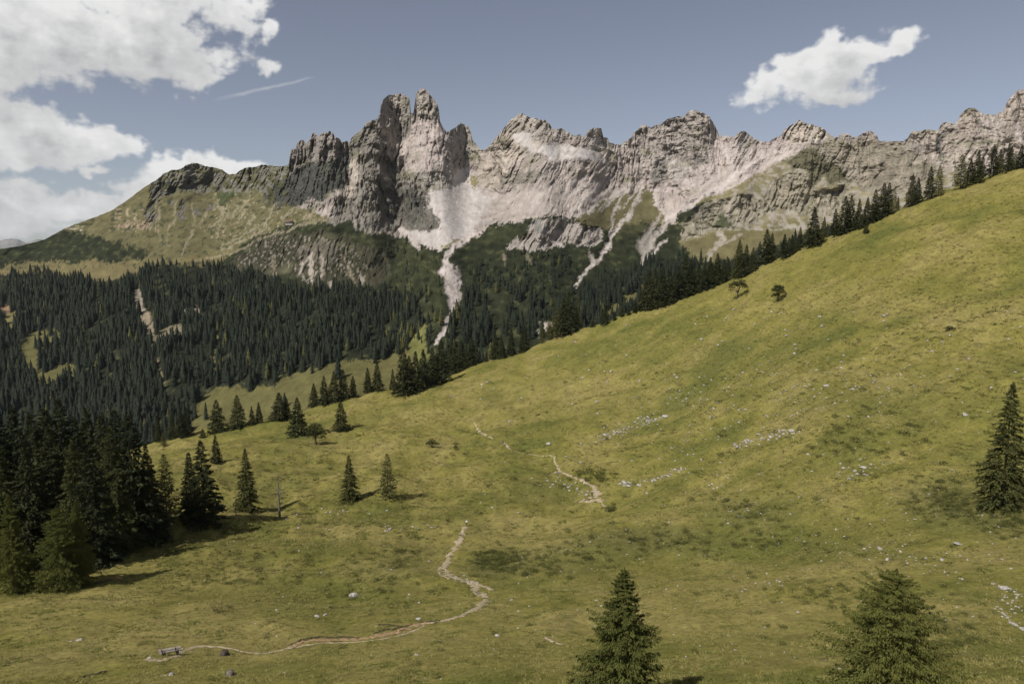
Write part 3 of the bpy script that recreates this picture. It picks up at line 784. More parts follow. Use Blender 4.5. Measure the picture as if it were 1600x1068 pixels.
    w = (kin == 2) & (u < 540) & (v < 420) & (spk > .40); col[w] = (.050, .054, .028)
    w = (kin == 0) & (u < 450) & (u > 225) & (v < 330) & (fbm(u / 14, v / 9, 27.0, 4) > .12); col[w] = (.088, .086, .046)
    # --- from slopes to distances: walk up each column of ground
    def blur(q, n):
        for ax in (0, 1):
            k = np.cumsum(np.concatenate([np.repeat(q.take([0], ax), n + 1, ax), q, np.repeat(q.take([-1], ax), n, ax)], ax), ax)
            L = k.shape[ax]
            q = (k.take(range(2 * n + 1, L), ax) - k.take(range(0, L - 2 * n - 1), ax)) / (2 * n + 1)
        return q
    rs = blur(rel, 3)
    a, e = ray(u, v)
    y0 = np.interp(U, [-380, 0, 250, 500, 700, 900, 1100, 1300, 1960], [780, 800, 800, 740, 800, 860, 980, 1080, 1100])
    VR = np.arange(900.0, 90.0, -2.0)                     # level sight lines, from the valley up
    er = ray(0 * VR, VR)[1]
    lm = np.empty((len(VR), NC))
    logm = np.log(m)
    for k in range(NC):
        lm[:, k] = np.interp(-VR, -v[:, k], logm[:, k], left=math.log(.35), right=math.log(2.0))
    mr = np.exp(blur(blur(lm, 3), 3))
    started = np.clip((vbot[None, :] - VR[:, None]) / 2.0, 0, 1)
    step = np.concatenate([[0], np.diff(er)])[:, None] / np.maximum(mr - er[:, None], .10) * started
    lnR = np.cumsum(step, 0) + np.log(y0)[None, :]
    q = lnR
    for _ in range(3):
        q = blur(q, 7)
    lnR = .12 * blur(lnR, 3) + .88 * q
    lnY = np.empty(v.shape)
    for k in range(NC):
        lnY[:, k] = np.interp(-v[:, k], -VR, lnR[:, k])
    Y = np.exp(lnY)
    x = a * Y; z = e * Y
    # crags, ribs and gullies
    sh = np.interp(u, [-400, 300, 420, 540, 740, 790, 960, 1000, 1105, 1140, 1300, 1960], [0, .1, .5, .05, -.1, .5, .5, .05, .05, .65, .5, .1])
    c = x - sh * z
    c = c + 9 * fbm(x / 90, z / 140, 3.0, 2) + 3.0 * fbm(x / 22, z / 22, 8.0, 2)
    ribs = ridged(c / 55, z / 230, .4, 4, .55)
    ribs2 = ridged(c / 20, z / 75, 6.4, 4, .62)
    knob = fbm(x / 46, z / 40, Y / 80, 5, .6)
    led = np.abs(perlin(x / 120, z / 17 + .5 * perlin(x / 60, z / 60, 2.0), 8.8))
    cleft = np.exp(-(perlin(c / 40, z / 210, 5.1) / .075) ** 2) * np.clip(.5 + perlin(x / 60, z / 70, 7.7), 0, 1)
    cleft2 = np.exp(-(perlin(c / 17, z / 80, 9.4) / .09) ** 2) * np.clip(.6 + perlin(x / 30, z / 40, 1.7), 0, 1)
    rockw = rs * np.clip((kin == 0) * 1.0, 0, 1)
    rockw = blur(rockw, 2)
    fine = ridged(c / 8.5, z / 30, 2.2, 3, .62)
    blocky = np.clip(1 - np.abs(u - 1055) / 75, 0, 1) * (v < 300)
    broad = ridged(c / 135 + 3.3, z / 260, 15.0, 2, .5)
    dY = -(rockw * (1 - .25 * blocky) * (30 * (broad - .6) + 14 * blocky * fbm(x / 30, z / 26, 44.0, 4, .6) + 16 * (ribs - .6) + 10 * (ribs2 - .6) + 12 * knob + 2.5 * led + 5.5 * (fine - .6) - 12 * cleft - 8 * cleft2))
    soft = (1 - np.clip(rockw, 0, 1))
    dY += -soft * (9 * ridged(c / 150, z / 420, 1.4, 2, .5) + 3.4 * fbm(c / 24, z / 60, 2.4, 3) * (rs + .3))
    scr = blur(((kin == 3) | (kin == 4)) * 1.0, 2)
    dY += -scr * (16 * ridged(x / 190, Y / 190, 2.9, 2) + 3.0 * fbm(x / 18, z / 14, 4.4, 3))
    Y = Y + dY * np.clip(Y / 1700, .5, 1.2)
    x = a * Y; z = e * Y
    # rock colour: pale gullies, crack shade painted in as dark streaks, turf on ledges
    rk = np.clip(rockw, 0, 1.2)[..., None]
    tone = (1 + .20 * fbm(x / 70, z / 50, 5.0, 4) + .22 * fbm(c / 9, z / 16, 7.0, 3))
    tone = tone * (1 + .30 * fbm(c / 4.5, z / 24, 14.0, 3) * np.clip(rockw, 0, 1))  # streaky tone imitates the shade inside narrow cracks
    gul = np.clip((.62 - ribs2) * 2.0, 0, 1) * np.clip(rockw, 0, 1)
    rkw = np.clip(rk, 0, 1)
    col = col * (1 + rkw * (np.array((.945, .925, .90)) - 1))
    col = col * (1 + (tone[..., None] - 1) * (.35 + .65 * np.clip(rk, 0, 1)))
    lightg = np.array(SCREE) * .88
    gw = (gul * np.clip((col.mean(-1) - .16) * 5, 0, .65))[..., None]
    col = col * (1 - gw) + lightg * gw
    mossy = (np.clip(fbm(x / 55, z / 30, 21.0, 4) - .30, 0, 1) * 1.1 * np.clip(rockw, 0, 1))[..., None]
    col = col * (1 - mossy) + np.array((.15, .145, .085)) * mossy
    scn = fbm(x / 16, z / 9, 11.0, 4)
    tf = ((kin == 3) | (kin == 4))
    col = np.where(tf[..., None], col * (1 + .55 * scn[..., None]), col)
    tw = tf & (scn > .52); col[tw] = (.058, .060, .028)
    gr = (kin == 2)
    col = np.where(gr[..., None], col * (1 + .22 * fbm(x / 30, z / 14, 15.0, 4)[..., None]), col)
    rg = gr & (u > 1080) & (v < 360)
    sp2 = fbm(x / 16, z / 12, 31.0, 4)
    w2 = np.clip(.5 + 2.2 * sp2 + .8 * fbm(x / 6, z / 7, 33.0, 2), 0, 1)[..., None]
    col = np.where(rg[..., None], col * w2 + np.array((.265, .238, .195)) * (1 - w2), col)
    st = (kin == 1)
    col = np.where(st[..., None], col * (1 + .13 * fbm(c / 10, z / 70, 17.0, 4)[..., None] + .05 * fbm(x / 6, z / 6, 18.0, 2)[..., None]), col)
    mot = np.clip(fbm(c / 14, z / 26, 27.0, 4) - .18, 0, 1) * 1.7 * (st & (u > 760) & (u < 1000) & (v < 345))
    col = col * (1 - mot[..., None]) + np.array((.26, .235, .20)) * mot[..., None]
    # --- back of the mountain and the valley floor under the meadow's brow
    back = []
    for dyy, dz in ((25, -6), (90, -60), (300, -230), (900, -560)):
        back.append(np.stack([a[-1] * (Y[-1] + dyy), Y[-1] + dyy, z[-1] + dz], -1))
    front = np.stack([a[0] * (Y[0] - 170), Y[0] - 170, z[0] - 75], -1)
    grid = np.concatenate([front[None], np.stack([x, Y, z], -1), np.stack(back)], 0)
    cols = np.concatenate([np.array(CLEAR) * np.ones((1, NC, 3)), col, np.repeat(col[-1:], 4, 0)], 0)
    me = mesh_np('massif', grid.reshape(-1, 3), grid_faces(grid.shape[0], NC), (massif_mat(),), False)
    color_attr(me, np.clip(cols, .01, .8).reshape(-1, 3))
    kq = np.zeros(grid.shape[:2], bool); kq[1:-4] = rockw > .35; kq[-4:] = True
    sm = ~kq[:-1, :-1].ravel()
    me.polygons.foreach_set('use_smooth', sm)
    o = obj('mountain', me)
    tag(o, 'pale limestone massif with twin summit towers, scree bowls and forested foothills', kind='structure')
    return o, dict(u=u, v=v, x=x, y=Y, z=z, fd=fd, kin=kin, crest=np.interp(U, cu, cv))

def massif_mat():
    m, g, b = new_mat('mountain_ground', .95, .04)
    at = g.node('ShaderNodeAttribute'); at.attribute_name = 'ground_tint'
    tc = g.node('ShaderNodeTexCoord')
    P = tc.outputs['Object']
    n = g.noise(P, .09, 7.0, .65)
    k = g.rng(n, .25, .75, .74, 1.26)
    g.put(b.inputs['Base Color'], g.mix(1.0, at.outputs['Color'], g.comb(k, k, k), 'MULTIPLY'))
    bump(g, b, g.noise(P, .12, 6.0, .7), .55, 6.0)
    return m
meadow = build_meadow()
massif, MG = build_massif()

# ------------------------------------------------------------------ plants: meshes shared by all trees of a kind
def rhombs(p, d, l, w, r):
    """small leaf-shaped faces: start points, unit directions, lengths, widths"""
    n = len(p)
    s = np.cross(d, r.normal(size=(n, 3)))
    s /= np.linalg.norm(s, axis=1)[:, None] + 1e-9
    l = l[:, None]; w = w[:, None]
    V = np.stack([p, p + d * l * .45 + s * w * .5, p + d * l, p + d * l * .45 - s * w * .5], 1).reshape(-1, 3)
    return V, np.arange(n * 4).reshape(n, 4)

def unit(d):
    return d / (np.linalg.norm(d, axis=1)[:, None] + 1e-9)

def tube(pts, rad, sides=6):
    """tapered tube along points -> verts, quads"""
    pts = np.asarray(pts, float); n = len(pts)
    V = []
    for k in range(n):
        t = pts[min(k + 1, n - 1)] - pts[max(k - 1, 0)]
        t = t / (np.linalg.norm(t) + 1e-9)
        ref = np.array((1., 0, 0)) if abs(t[2]) > .8 else np.array((0, 0, 1.))
        b1 = np.cross(t, ref); b1 /= np.linalg.norm(b1)
        b2 = np.cross(t, b1)
        for s in range(sides):
            q = 2 * math.pi * s / sides
            V.append(pts[k] + rad[k] * (math.cos(q) * b1 + math.sin(q) * b2))
    Fq = []
    for k in range(n - 1):
        for s in range(sides):
            a0 = k * sides + s; a1 = k * sides + (s + 1) % sides
            Fq.append((a0, a1, a1 + sides, a0 + sides))
    return np.array(V), np.array(Fq, np.int32)

def join(parts):
    V, Fc, off = [], [], 0
    for v, f in parts:
        V.append(v); Fc.append(np.asarray(f) + off); off += len(v)
    return np.concatenate(V), np.concatenate(Fc)

def trunk_mesh(name, H, r0, seed, top=.96, mat='bark'):
    r = np.random.default_rng(seed)
    zz = np.linspace(-.5, H * top, 9)
    bend = np.cumsum(r.normal(0, .012 * H / 20, (9, 2)), 0)
    pts = np.stack([bend[:, 0], bend[:, 1], zz], 1)
    rad = r0 * (1 - np.linspace(0, 1, 9) ** .9 * .93); rad[0] *= 1.25
    V, Fq = tube(pts, rad, 8)
    return mesh_np(name, V, Fq, (M[mat],), True)

def conifer_crown(name, H, R, seed, nb, ns, mat, larch=False, lo=.06, spray=(.05, .022), droop=.35, shape=.85, gap=.25, fan=.24):
    """a crown of drooping boughs hung with small needle sprays"""
    r = np.random.default_rng(seed)
    f = lo + (1 - lo) * (np.arange(nb) + r.random(nb) * .8) / nb
    f = np.clip(f, 0, .995)
    az = np.arange(nb) * 2.39996 + r.normal(0, .5, nb)
    lump = 1 + .22 * np.sin(az * 2 + seed) * np.sin(f * 17 + seed * 1.7)
    L = R * ((1 - f) ** shape) * (1 - gap * r.random(nb)) * lump * np.clip((f - lo) / .09 + .62, 0, 1) + (.006 if not larch else .014) * H
    # now and then a weak or missing bough
    L *= np.where(r.random(nb) < .08, .55, 1.0)
    el = (.55 * f - .32 + r.normal(0, .10, nb)) if not larch else (.55 * f - .05 + r.normal(0, .16, nb))
    bi = np.repeat(np.arange(nb), ns)
    t = .12 + .88 * r.random(nb * ns) ** (.75)
    Lb, az_, fb, eb = L[bi], az[bi], f[bi], el[bi]
    side = (r.random(nb * ns) - .5) * 2
    lat = side * Lb * fan * (1.1 - t) * (1 if not larch else 1.3)
    ca, sa = np.cos(az_), np.sin(az_)
    rad = Lb * t
    z = fb * H + Lb * (eb * t - droop * t * t + .16 * t ** 4) - np.abs(lat) * .18 - (r.random(nb * ns) * .05 * Lb if larch else 0)
    p = np.stack([ca * rad - sa * lat, sa * rad + ca * lat, z], 1)
    yaw = az_ + side * 1.0 + r.normal(0, .35, nb * ns)
    pit = (-.45 if not larch else -.75) + r.normal(0, .35, nb * ns) + .9 * np.clip(fb - .85, 0, 1)
    d = np.stack([np.cos(yaw) * np.cos(pit), np.sin(yaw) * np.cos(pit), np.sin(pit)], 1)
    sc = (.65 + .7 * r.random(nb * ns)) * (1.0 - .68 * fb ** 1.5)
    l = spray[0] * H * sc; w = spray[1] * H * sc
    # leader shoot
    nl = 14
    pl = np.stack([r.normal(0, .004 * H, nl), r.normal(0, .004 * H, nl), H * (.95 + .05 * r.random(nl))], 1)
    dl = unit(np.stack([r.normal(0, .5, nl), r.normal(0, .5, nl), .8 + r.random(nl)], 1))
    p = np.concatenate([p, pl]); d = np.concatenate([d, dl])
    l = np.concatenate([l, np.full(nl, .028 * H)]); w = np.concatenate([w, np.full(nl, .012 * H)])
    V, Fq = rhombs(p, d, l, w, r)
    return mesh_np(name, V, Fq, (M[mat],))

def far_crown(name, H, R, seed, mat, tiers=10, shape=.85):
    r = np.random.default_rng(seed)
    V, Fc = [], []
    for k in range(tiers):
        f = .06 + .90 * k / tiers
        n = 9 if k < tiers * .6 else 6
        ro = R * (1 - f) ** shape * (.82 + .36 * r.random()) + .12
        zt = H * min(f + .16 + .05 * r.random(), 1.0)
        b = len(V)
        V.append((r.normal(0, .08), r.normal(0, .08), zt))
        ph = r.random() * 6
        for s in range(n):
            q = ph + 2 * math.pi * s / n + r.normal(0, .12)
            for j, kk in ((0, 1.0), (1, .52)):
                rr = ro * kk * (.72 + .5 * r.random())
                V.append((rr * math.cos(q + j * math.pi / n), rr * math.sin(q + j * math.pi / n), H * f - (.035 * H if j == 0 else -.02 * H) * (.5 + r.random())))
        m = 2 * n
        for s in range(m):
            Fc.append((b, b + 1 + s, b + 1 + (s + 1) % m))
    return mesh_np(name, V, np.array(Fc, np.int32), (M[mat],))

def leaf_crown(name, blobs, n, seed, mat, size=.35):
    r = np.random.default_rng(seed)
    P, D = [], []
    for (x, y, z, rad) in blobs:
        k = int(n * rad * rad / sum(b[3] ** 2 for b in blobs))
        d = unit(r.normal(size=(k, 3)))
        d[:, 2] = np.where(d[:, 2] < -.3, -d[:, 2] * .5, d[:, 2])
        q = rad * (.45 + .62 * r.random(k) ** .6)
        P.append(np.array((x, y, z)) + d * q[:, None] * np.array((1, 1, .75)))
        D.append(unit(d + r.normal(0, .8, (k, 3))))
    P = np.concatenate(P); D = np.concatenate(D)
    V, Fq = rhombs(P, D, size * (.6 + .7 * r.random(len(P))), size * .6 * (.6 + .7 * r.random(len(P))), r)
    return mesh_np(name, V, Fq, (M[mat],))

KIND = {}
def make_kinds():
    for i, (R, nb, ns, drp, shp, gp) in enumerate(((4.1, 230, 15, .34, .86, .30), (4.7, 240, 15, .42, .95, .40), (3.6, 220, 14, .30, .78, .32), (5.2, 250, 16, .36, .80, .36), (4.3, 200, 12, .45, 1.0, .5))):
        KIND['spruce%d' % i] = (conifer_crown('spruce_crown', 20.0, R, 20 + i, nb, ns, 'spruce', False, .05 + .02 * (i % 3), (.050, .021), drp, shp, gp), trunk_mesh('spruce_trunk', 20.0, .30, 40 + i))
    for i, (R, nb, ns) in enumerate(((4.4, 190, 64), (5.2, 200, 66))):
        KIND['bigspruce%d' % i] = (conifer_crown('big_spruce_crown', 20.0, R, 60 + i, nb, ns, 'spruce', False, .05, (.034, .0125), .40, .86, .36, .20), trunk_mesh('big_spruce_trunk', 20.0, .33, 70 + i))
    for i, (R, nb, ns) in enumerate(((4.2, 230, 60), (4.8, 240, 60))):
        KIND['olive%d' % i] = (conifer_crown('olive_conifer_crown', 20.0, R, 170 + i, nb, ns, 'olive', False, .05, (.032, .0105), .46, .84, .40, .20), trunk_mesh('olive_conifer_trunk', 20.0, .30, 175 + i))
    for i, (R, nb, ns) in enumerate(((4.0, 210, 15), (4.8, 220, 15), (3.7, 180, 13))):
        KIND['larch%d' % i] = (conifer_crown('larch_crown', 20.0, R, 80 + i, nb, ns, 'larch_far', True, .10, (.044, .016), .30, .72, .45), trunk_mesh('larch_trunk', 20.0, .28, 90 + i))
    for i, (R, nb, ns, shp) in enumerate(((9.4, 440, 165, .90), (11.6, 470, 175, .60))):
        KIND['nearlarch%d' % i] = (conifer_crown('near_larch_crown', 20.0, R, 100 + i, nb, ns, 'larch', True, .05, (.025, .0080), .38, shp, .48, .20), trunk_mesh('near_larch_trunk', 20.0, .34, 110 + i))
    for i, R in enumerate((3.6, 5.4, 4.4, 4.8)):
        KIND['far%d' % i] = (far_crown('far_spruce_crown', 20.0, R, 120 + i, 'spruce_far', (10, 9, 12, 8)[i], (.85, 1.0, .55, .70)[i]), trunk_mesh('far_spruce_trunk', 20.0, .3, 130 + i, .5))
    KIND['farlarch'] = (far_crown('far_larch_crown', 18.0, 4.2, 140, 'larch_far', 9), trunk_mesh('far_larch_trunk', 18.0, .3, 141, .5))
    # broad-leaved trees: short trunk, forked limbs, ragged rounded crown
    for i, blobs in enumerate((
            [(0, 0, 7.2, 1.9), (-2.0, .3, 6.0, 1.7), (1.9, -.4, 6.5, 1.8), (.3, 1.6, 6.2, 1.6), (-.4, -1.6, 6.4, 1.6), (-2.9, 0, 4.9, 1.1), (2.9, .5, 5.4, 1.1), (-3.3, 0, 3.8, .7), (1.2, .6, 8.2, 1.1)],
            [(-.6, 0, 7.3, 1.5), (1.6, .3, 6.9, 1.5), (-2.0, -.3, 5.4, 1.5), (2.6, 0, 5.4, 1.2), (.2, 1.2, 5.8, 1.4), (-1.2, 0, 3.6, 1.3), (1.0, -1.2, 4.4, 1.3), (2.8, .2, 6.4, .9), (-2.2, .6, 3.0, .9)],
            [(0, 0, 7.4, 1.6), (-1.2, .3, 6.2, 1.6), (1.3, -.3, 6.2, 1.5), (0, 1.1, 5.4, 1.5), (-1.6, -.4, 4.6, 1.4), (1.7, .3, 4.6, 1.3), (-2.6, 0, 3.5, .9), (2.3, 0, 3.6, .8)])):
        parts = [tube([(0, 0, -.4), (.05, 0, 1.2), (.15, .05, 2.6)], (.34, .24, .20), 7)]
        for (x, y, z, rr) in blobs:
            parts.append(tube([(.13, .05, 2.2 + .1 * z), (x * .45, y * .45, 2.0 + z * .45), (x * .9, y * .9, z * .95)], (.13, .08, .03), 5))
        V, Fq = join(parts)
        KIND['broad%d' % i] = (leaf_crown('broadleaf_crown', blobs, 1700, 150 + i, 'leaf', .42), mesh_np('broadleaf_trunk', V, Fq, (M['bark'],), True))
    # leafless dead conifer: pole with short side twigs
    r = np.random.default_rng(160)
    parts = []
    for k in range(46):
        h = 2.2 + 7.6 * r.random(); q = r.random() * 6.28; L = (1.35 - .10 * h) * (.5 + .8 * r.random()) + .15
        c, s = math.cos(q), math.sin(q)
        parts.append(tube([(0, 0, h), (c * L * .6, s * L * .6, h - .05 * L), (c * L, s * L, h - .22 * L)], (.030, .018, .008), 3))
    V, Fq = join(parts)
    KIND['dead'] = (mesh_np('dead_twigs', V, Fq, (M['deadwood'],)), trunk_mesh('dead_trunk', 10.0, .17, 161, 1.0, 'deadwood'))
KH = dict(dead=10.0, farlarch=18.0, broad=8.8)

def kind_height(k):
    for pre, h in KH.items():
        if k.startswith(pre):
            return h
    return 20.0

def tree(kind, name, x, y, z, H, wide=1.0, label=None, cat='tree', group=None, parts=('trunk', 'crown')):
    crown, trunk = KIND[kind]
    s = H / kind_height(kind)
    root = obj(name, None, loc=(float(x), float(y), float(z) - .08), rot=(0, 0, random.uniform(0, 6.28)), scale=(s * wide, s * wide, s))
    root.empty_display_size = .2
    obj(parts[0], trunk, root)
    obj(parts[1], crown, root)
    tag(root, label, cat, group)
    return root

ORD = ['first', 'second', 'third', 'fourth', 'fifth', 'sixth', 'seventh', 'eighth', 'ninth', 'tenth', 'eleventh', 'twelfth', 'thirteenth', 'fourteenth', 'fifteenth', 'sixteenth', 'seventeenth', 'eighteenth']

def cluster(items, place, group, noun='spruce', name='spruce_tree'):
    """items: (u, v_base, v_top, kind, width) ; labels count from the left"""
    items = sorted(items)
    us = [i[0] for i in items]; vs = [i[1] for i in items]
    X, Y, Z = hit(us, vs)
    for k, (it, x, y, z) in enumerate(zip(items, X, Y, Z)):
        u, vb, vt, kd, wd = it
        e = float(ray(u, vt)[1])
        H = max(e * y - z, 2.0)
        nn = 'larch' if 'larch' in kd else noun
        tree(kd, nn + '_tree' if nn in ('larch', 'spruce') else name, x, y, z, H, wd * WIDE[0],
             '%s conifer from the left %s' % (ORD[k], place) if noun == 'spruce' else '%s %s from the left %s' % (ORD[k], noun, place), 'tree', group)

# ------------------------------------------------------------------ the trees one can tell apart
WIDE = [1.0]
def sp(i): return 'spruce%d' % (i % 5)

def plant_trees():
    def single(u, vb, vt, kd, wd, label, name='spruce_tree', dy=0.0):
        X, Y, Z = hit([u], [vb])
        x, y, z = X[0], Y[0], Z[0]
        H = max(float(ray(u, vt)[1]) * y - z, 1.0)
        return tree(kd, name, x, y, z, H, wd * (1.2 if 'near' not in kd else .88), label, 'tree')
    # lone trees on the meadow
    single(387, 801, 701, 'olive0', .95, 'slim dark spruce beside the thin bare pole tree')
    single(338, 724, 679, 'spruce0', 1.0, 'small dark spruce standing alone uphill of the broad double spruce')
    single(320, 818, 688, 'bigspruce1', 1.05, 'broad dark spruce right of the big shadowed grove')
    single(300, 812, 706, 'spruce1', .9, 'narrower spruce merged into the left side of the broad dark spruce')
    single(262, 824, 710, 'larch0', .95, 'open slender conifer between the shadowed grove and the broad spruce', 'larch_tree')
    single(256, 699, 675, 'larch1', 1.1, 'tiny pale conifer on the brow above the shadowed grove', 'larch_tree')
    single(547, 784, 711, 'olive0', 1.1, 'grey green spruce left of the larch in mid meadow')
    single(606, 779, 708, 'larch2', 1.15, 'light green larch with bare lower trunk in mid meadow', 'larch_tree')
    single(533, 673, 624, 'spruce3', 1.05, 'lone bushy spruce below the row of five on the brow')
    single(466, 680, 621, 'spruce3', 1.15, 'dense dark spruce with a short shadow near the round bushy tree')
    single(437, 658, 613, 'spruce3', 1.5, 'squat wide spruce on the brow left of the dense dark one')
    single(449, 655, 622, 'spruce0', 1.1, 'narrow spruce tucked behind the squat wide one')
    single(494, 696, 660, 'broad2', 1.15, 'small round bushy tree with dark trunk below the dense spruce', 'broadleaf_tree')
    single(1152, 467, 437, 'broad0', 1.15, 'left one of two round leafy trees high on the open slope', 'broadleaf_tree')
    single(1215, 472, 443, 'broad1', 1.1, 'right one of two round leafy trees high on the open slope', 'broadleaf_tree')
    single(437, 809, 738, 'dead', 1.5, 'bare dead conifer pole with short twigs in the meadow', 'dead_tree')
    single(369, 806, 764, 'dead', 1.0, 'thin dead stem just left of the slim dark spruce', 'dead_tree')
    single(1566, 790, 599, 'olive1', .95, 'tall solitary conifer with shaded right side at the right edge')
    single(1353, 366, 342, 'spruce0', 1.05, 'small spruce standing in front of the ridge trees')
    single(317, 684, 669, 'spruce3', 1.6, 'tiny round conifer bush on the brow')
    # two near larches whose tips reach into the picture from below
    for (u, vt, y, kd, wd, lab) in ((975, 888, 45.0, 'nearlarch0', 1.0, 'pointed near larch with drooping twigs at the bottom edge'),
                                    (1400, 893, 37.0, 'nearlarch1', 1.0, 'broad near larch with ragged crown at the bottom right')):
        a, e = ray(u, vt)
        x = float(a) * y; z = float(z_ground(x, y))
        tree(kd, 'larch_tree', x, y, z, float(e) * y - z, wd, lab, 'tree')
    # big shadowed grove on the left
    g = 'grove of tall conifers at the left edge'
    rear = [(-60, 850, 640), (-25, 845, 655), (8, 842, 640), (36, 838, 634), (62, 838, 646), (84, 834, 640), (107, 832, 622), (128, 832, 652), (148, 834, 640), (170, 836, 648), (192, 840, 640)]
    cluster([(u, b, t, ('bigspruce0', 'spruce0', 'bigspruce1', 'spruce2')[i % 4], 1.0 + .12 * (i % 3)) for i, (u, b, t) in enumerate(rear)], 'in the back row of the shadowed grove', g)
    frontrow = [(-40, 900, 720), (12, 888, 690), (52, 886, 705), (92, 876, 668), (126, 880, 690), (150, 884, 700), (184, 866, 668), (212, 846, 648), (236, 836, 694)]
    cluster([(u, b, t, ('bigspruce1', 'olive0', 'spruce3', 'bigspruce0', 'olive1')[i % 5], 1.05 + .1 * (i % 2)) for i, (u, b, t) in enumerate(frontrow)], 'in the front row of the shadowed grove', g)
    single(26, 926, 772, 'nearlarch0', .62, 'light green larch with visible trunk before the grove at the left edge', 'larch_tree')
    single(98, 922, 792, 'nearlarch1', .72, 'broad light green larch in front of the dark grove', 'larch_tree')
    single(128, 916, 780, 'nearlarch0', .6, 'narrow green larch behind the broad one at the foot of the grove', 'larch_tree')
    # on and just behind the brow, from left to right
    WIDE[0] = 1.22
    gb = 'conifers along the brow of the meadow'
    cluster([(248, 690, 652, sp(1), 1.0), (270, 686, 645, sp(0), 1.0), (284, 684, 640, sp(2), 1.1), (293, 683, 636, sp(3), .9)], 'in the dark clump on the brow above the grove', gb)
    cluster([(340, 676, 624, sp(3), 1.25), (372, 669, 617, sp(3), 1.1), (394, 664, 634, sp(0), 1.0), (405, 661, 628, sp(2), 1.1)], 'in the brow group left of the squat wide spruce', gb)
    cluster([(491, 636, 598, sp(1), 1.15), (507, 632, 587, sp(0), 1.1), (523, 628, 580, sp(3), 1.0), (537, 624, 577, sp(0), 1.15), (552, 620, 587, sp(2), 1.2)], 'in the row of five spruces on the brow', gb)
    cluster([(575, 613, 574, sp(2), 1.1), (590, 610, 565, sp(3), .9)], 'of the close pair on the brow', gb)
    cluster([(614, 606, 576, sp(4), 1.0), (631, 618, 543, sp(2), 1.2), (640, 616, 556, sp(0), 1.1), (650, 612, 548, sp(1), 1.0), (662, 606, 546, sp(0), 1.1), (676, 602, 543, sp(2), 1.0), (690, 598, 531, sp(0), 1.15)], 'in the tall dark clump at mid brow', gb)
    cluster([(707, 582, 531, sp(1), 1.0), (721, 577, 531, sp(0), 1.05), (737, 572, 525, sp(2), 1.2), (749, 567, 546, sp(3), .9), (774, 561, 519, sp(0), 1.1), (785, 560, 531, sp(3), 1.0), (799, 556, 513, sp(2), 1.0), (819, 550, 508, sp(1), 1.2), (760, 566, 548, sp(2), 1.0)], 'in the loose brow row right of the tall clump', gb)
    cluster([(846, 537, 505, 'larch2', .9), (858, 532, 496, 'larch0', .9), (869, 528, 481, 'larch1', 1.2), (880, 524, 466, sp(1), 1.0), (888, 522, 456, sp(0), 1.1), (902, 516, 464, 'larch2', .9)], 'in the mixed clump where the brow steepens', gb)
    cluster([(926, 511, 498, sp(3), 1.5), (946, 508, 475, sp(0), 1.15), (960, 501, 485, sp(2), 1.2), (972, 496, 476, sp(0), 1.1), (982, 493, 474, sp(1), 1.0), (992, 490, 469, sp(2), 1.2)], 'among the short trees before the dense ridge wood', gb)
    gr = 'conifers of the dense ridge wood'
    cluster([(1001, 487, 452, sp(0), 1.0), (1012, 484, 423, sp(2), 1.2), (1023, 482, 419, sp(0), 1.1), (1035, 478, 417, sp(1), 1.0), (1047, 475, 425, sp(3), 1.0), (1059, 469, 415, sp(2), 1.1), (1070, 465, 397, sp(0), 1.0), (1078, 462, 405, sp(1), .9)], 'in the left half of the dense ridge wood', gr)
    cluster([(1091, 457, 409, sp(0), 1.1), (1100, 454, 412, sp(2), 1.0), (1109, 450, 401, sp(1), .9), (1120, 446, 396, sp(0), 1.1), (1131, 442, 405, sp(2), 1.1), (1154, 435, 374, 'olive1', 1.0), (1165, 431, 382, sp(0), 1.0), (1176, 426, 386, sp(3), .9)], 'in the right half of the dense ridge wood', gr)
    gt = 'conifers along the upper ridge line'
    cluster([(1197, 414, 358, sp(2), 1.2), (1205, 411, 364, sp(0), 1.0), (1225, 403, 365, sp(1), 1.1), (1237, 398, 366, sp(0), 1.1), (1246, 394, 372, sp(3), .9)], 'in the ridge clump right above the round trees', gt)
    cluster([(1270, 386, 323, sp(1), 1.15), (1284, 380, 348, 'larch1', 1.0)], 'of the pair with the tall pointed spruce on the ridge', gt)
    cluster([(1304, 370, 326, sp(2), 1.1), (1319, 365, 307, sp(0), 1.2), (1328, 362, 305, sp(2), 1.0), (1341, 357, 311, sp(0), .9), (1354, 352, 308, sp(1), 1.1), (1366, 347, 296, sp(2), 1.1), (1379, 341, 286, sp(0), 1.15), (1387, 338, 285, sp(2), 1.0), (1396, 334, 292, 'larch2', .9)], 'in the long upper ridge clump', gt)
    cluster([(1424, 323, 272, 'olive1', 1.0), (1433, 319, 277, sp(1), 1.0), (1452, 311, 260, sp(2), 1.0), (1466, 306, 259, 'larch0', 1.0)], 'in the clump after the ridge gap', gt)
    cluster([(1500, 295, 242, 'larch1', 1.1), (1515, 290, 248, sp(1), 1.1), (1526, 286, 234, 'olive0', 1.1), (1551, 276, 228, sp(2), 1.2), (1562, 272, 242, 'larch0', 1.0), (1574, 268, 223, sp(4), 1.0), (1585, 265, 236, 'larch2', 1.0), (1594, 263, 226, sp(0), 1.1), (1622, 255, 210, sp(1), 1.1), (1650, 244, 200, sp(2), 1.1)], 'in the last ridge clump before the right edge', gt)
    # second rank just over the ridge, only their tops show
    r = np.random.default_rng(77)
    n = 44
    us = np.concatenate([r.uniform(1000, 1140, 22), r.uniform(640, 830, 9), r.uniform(1190, 1400, 9), r.uniform(1500, 1600, 4)])
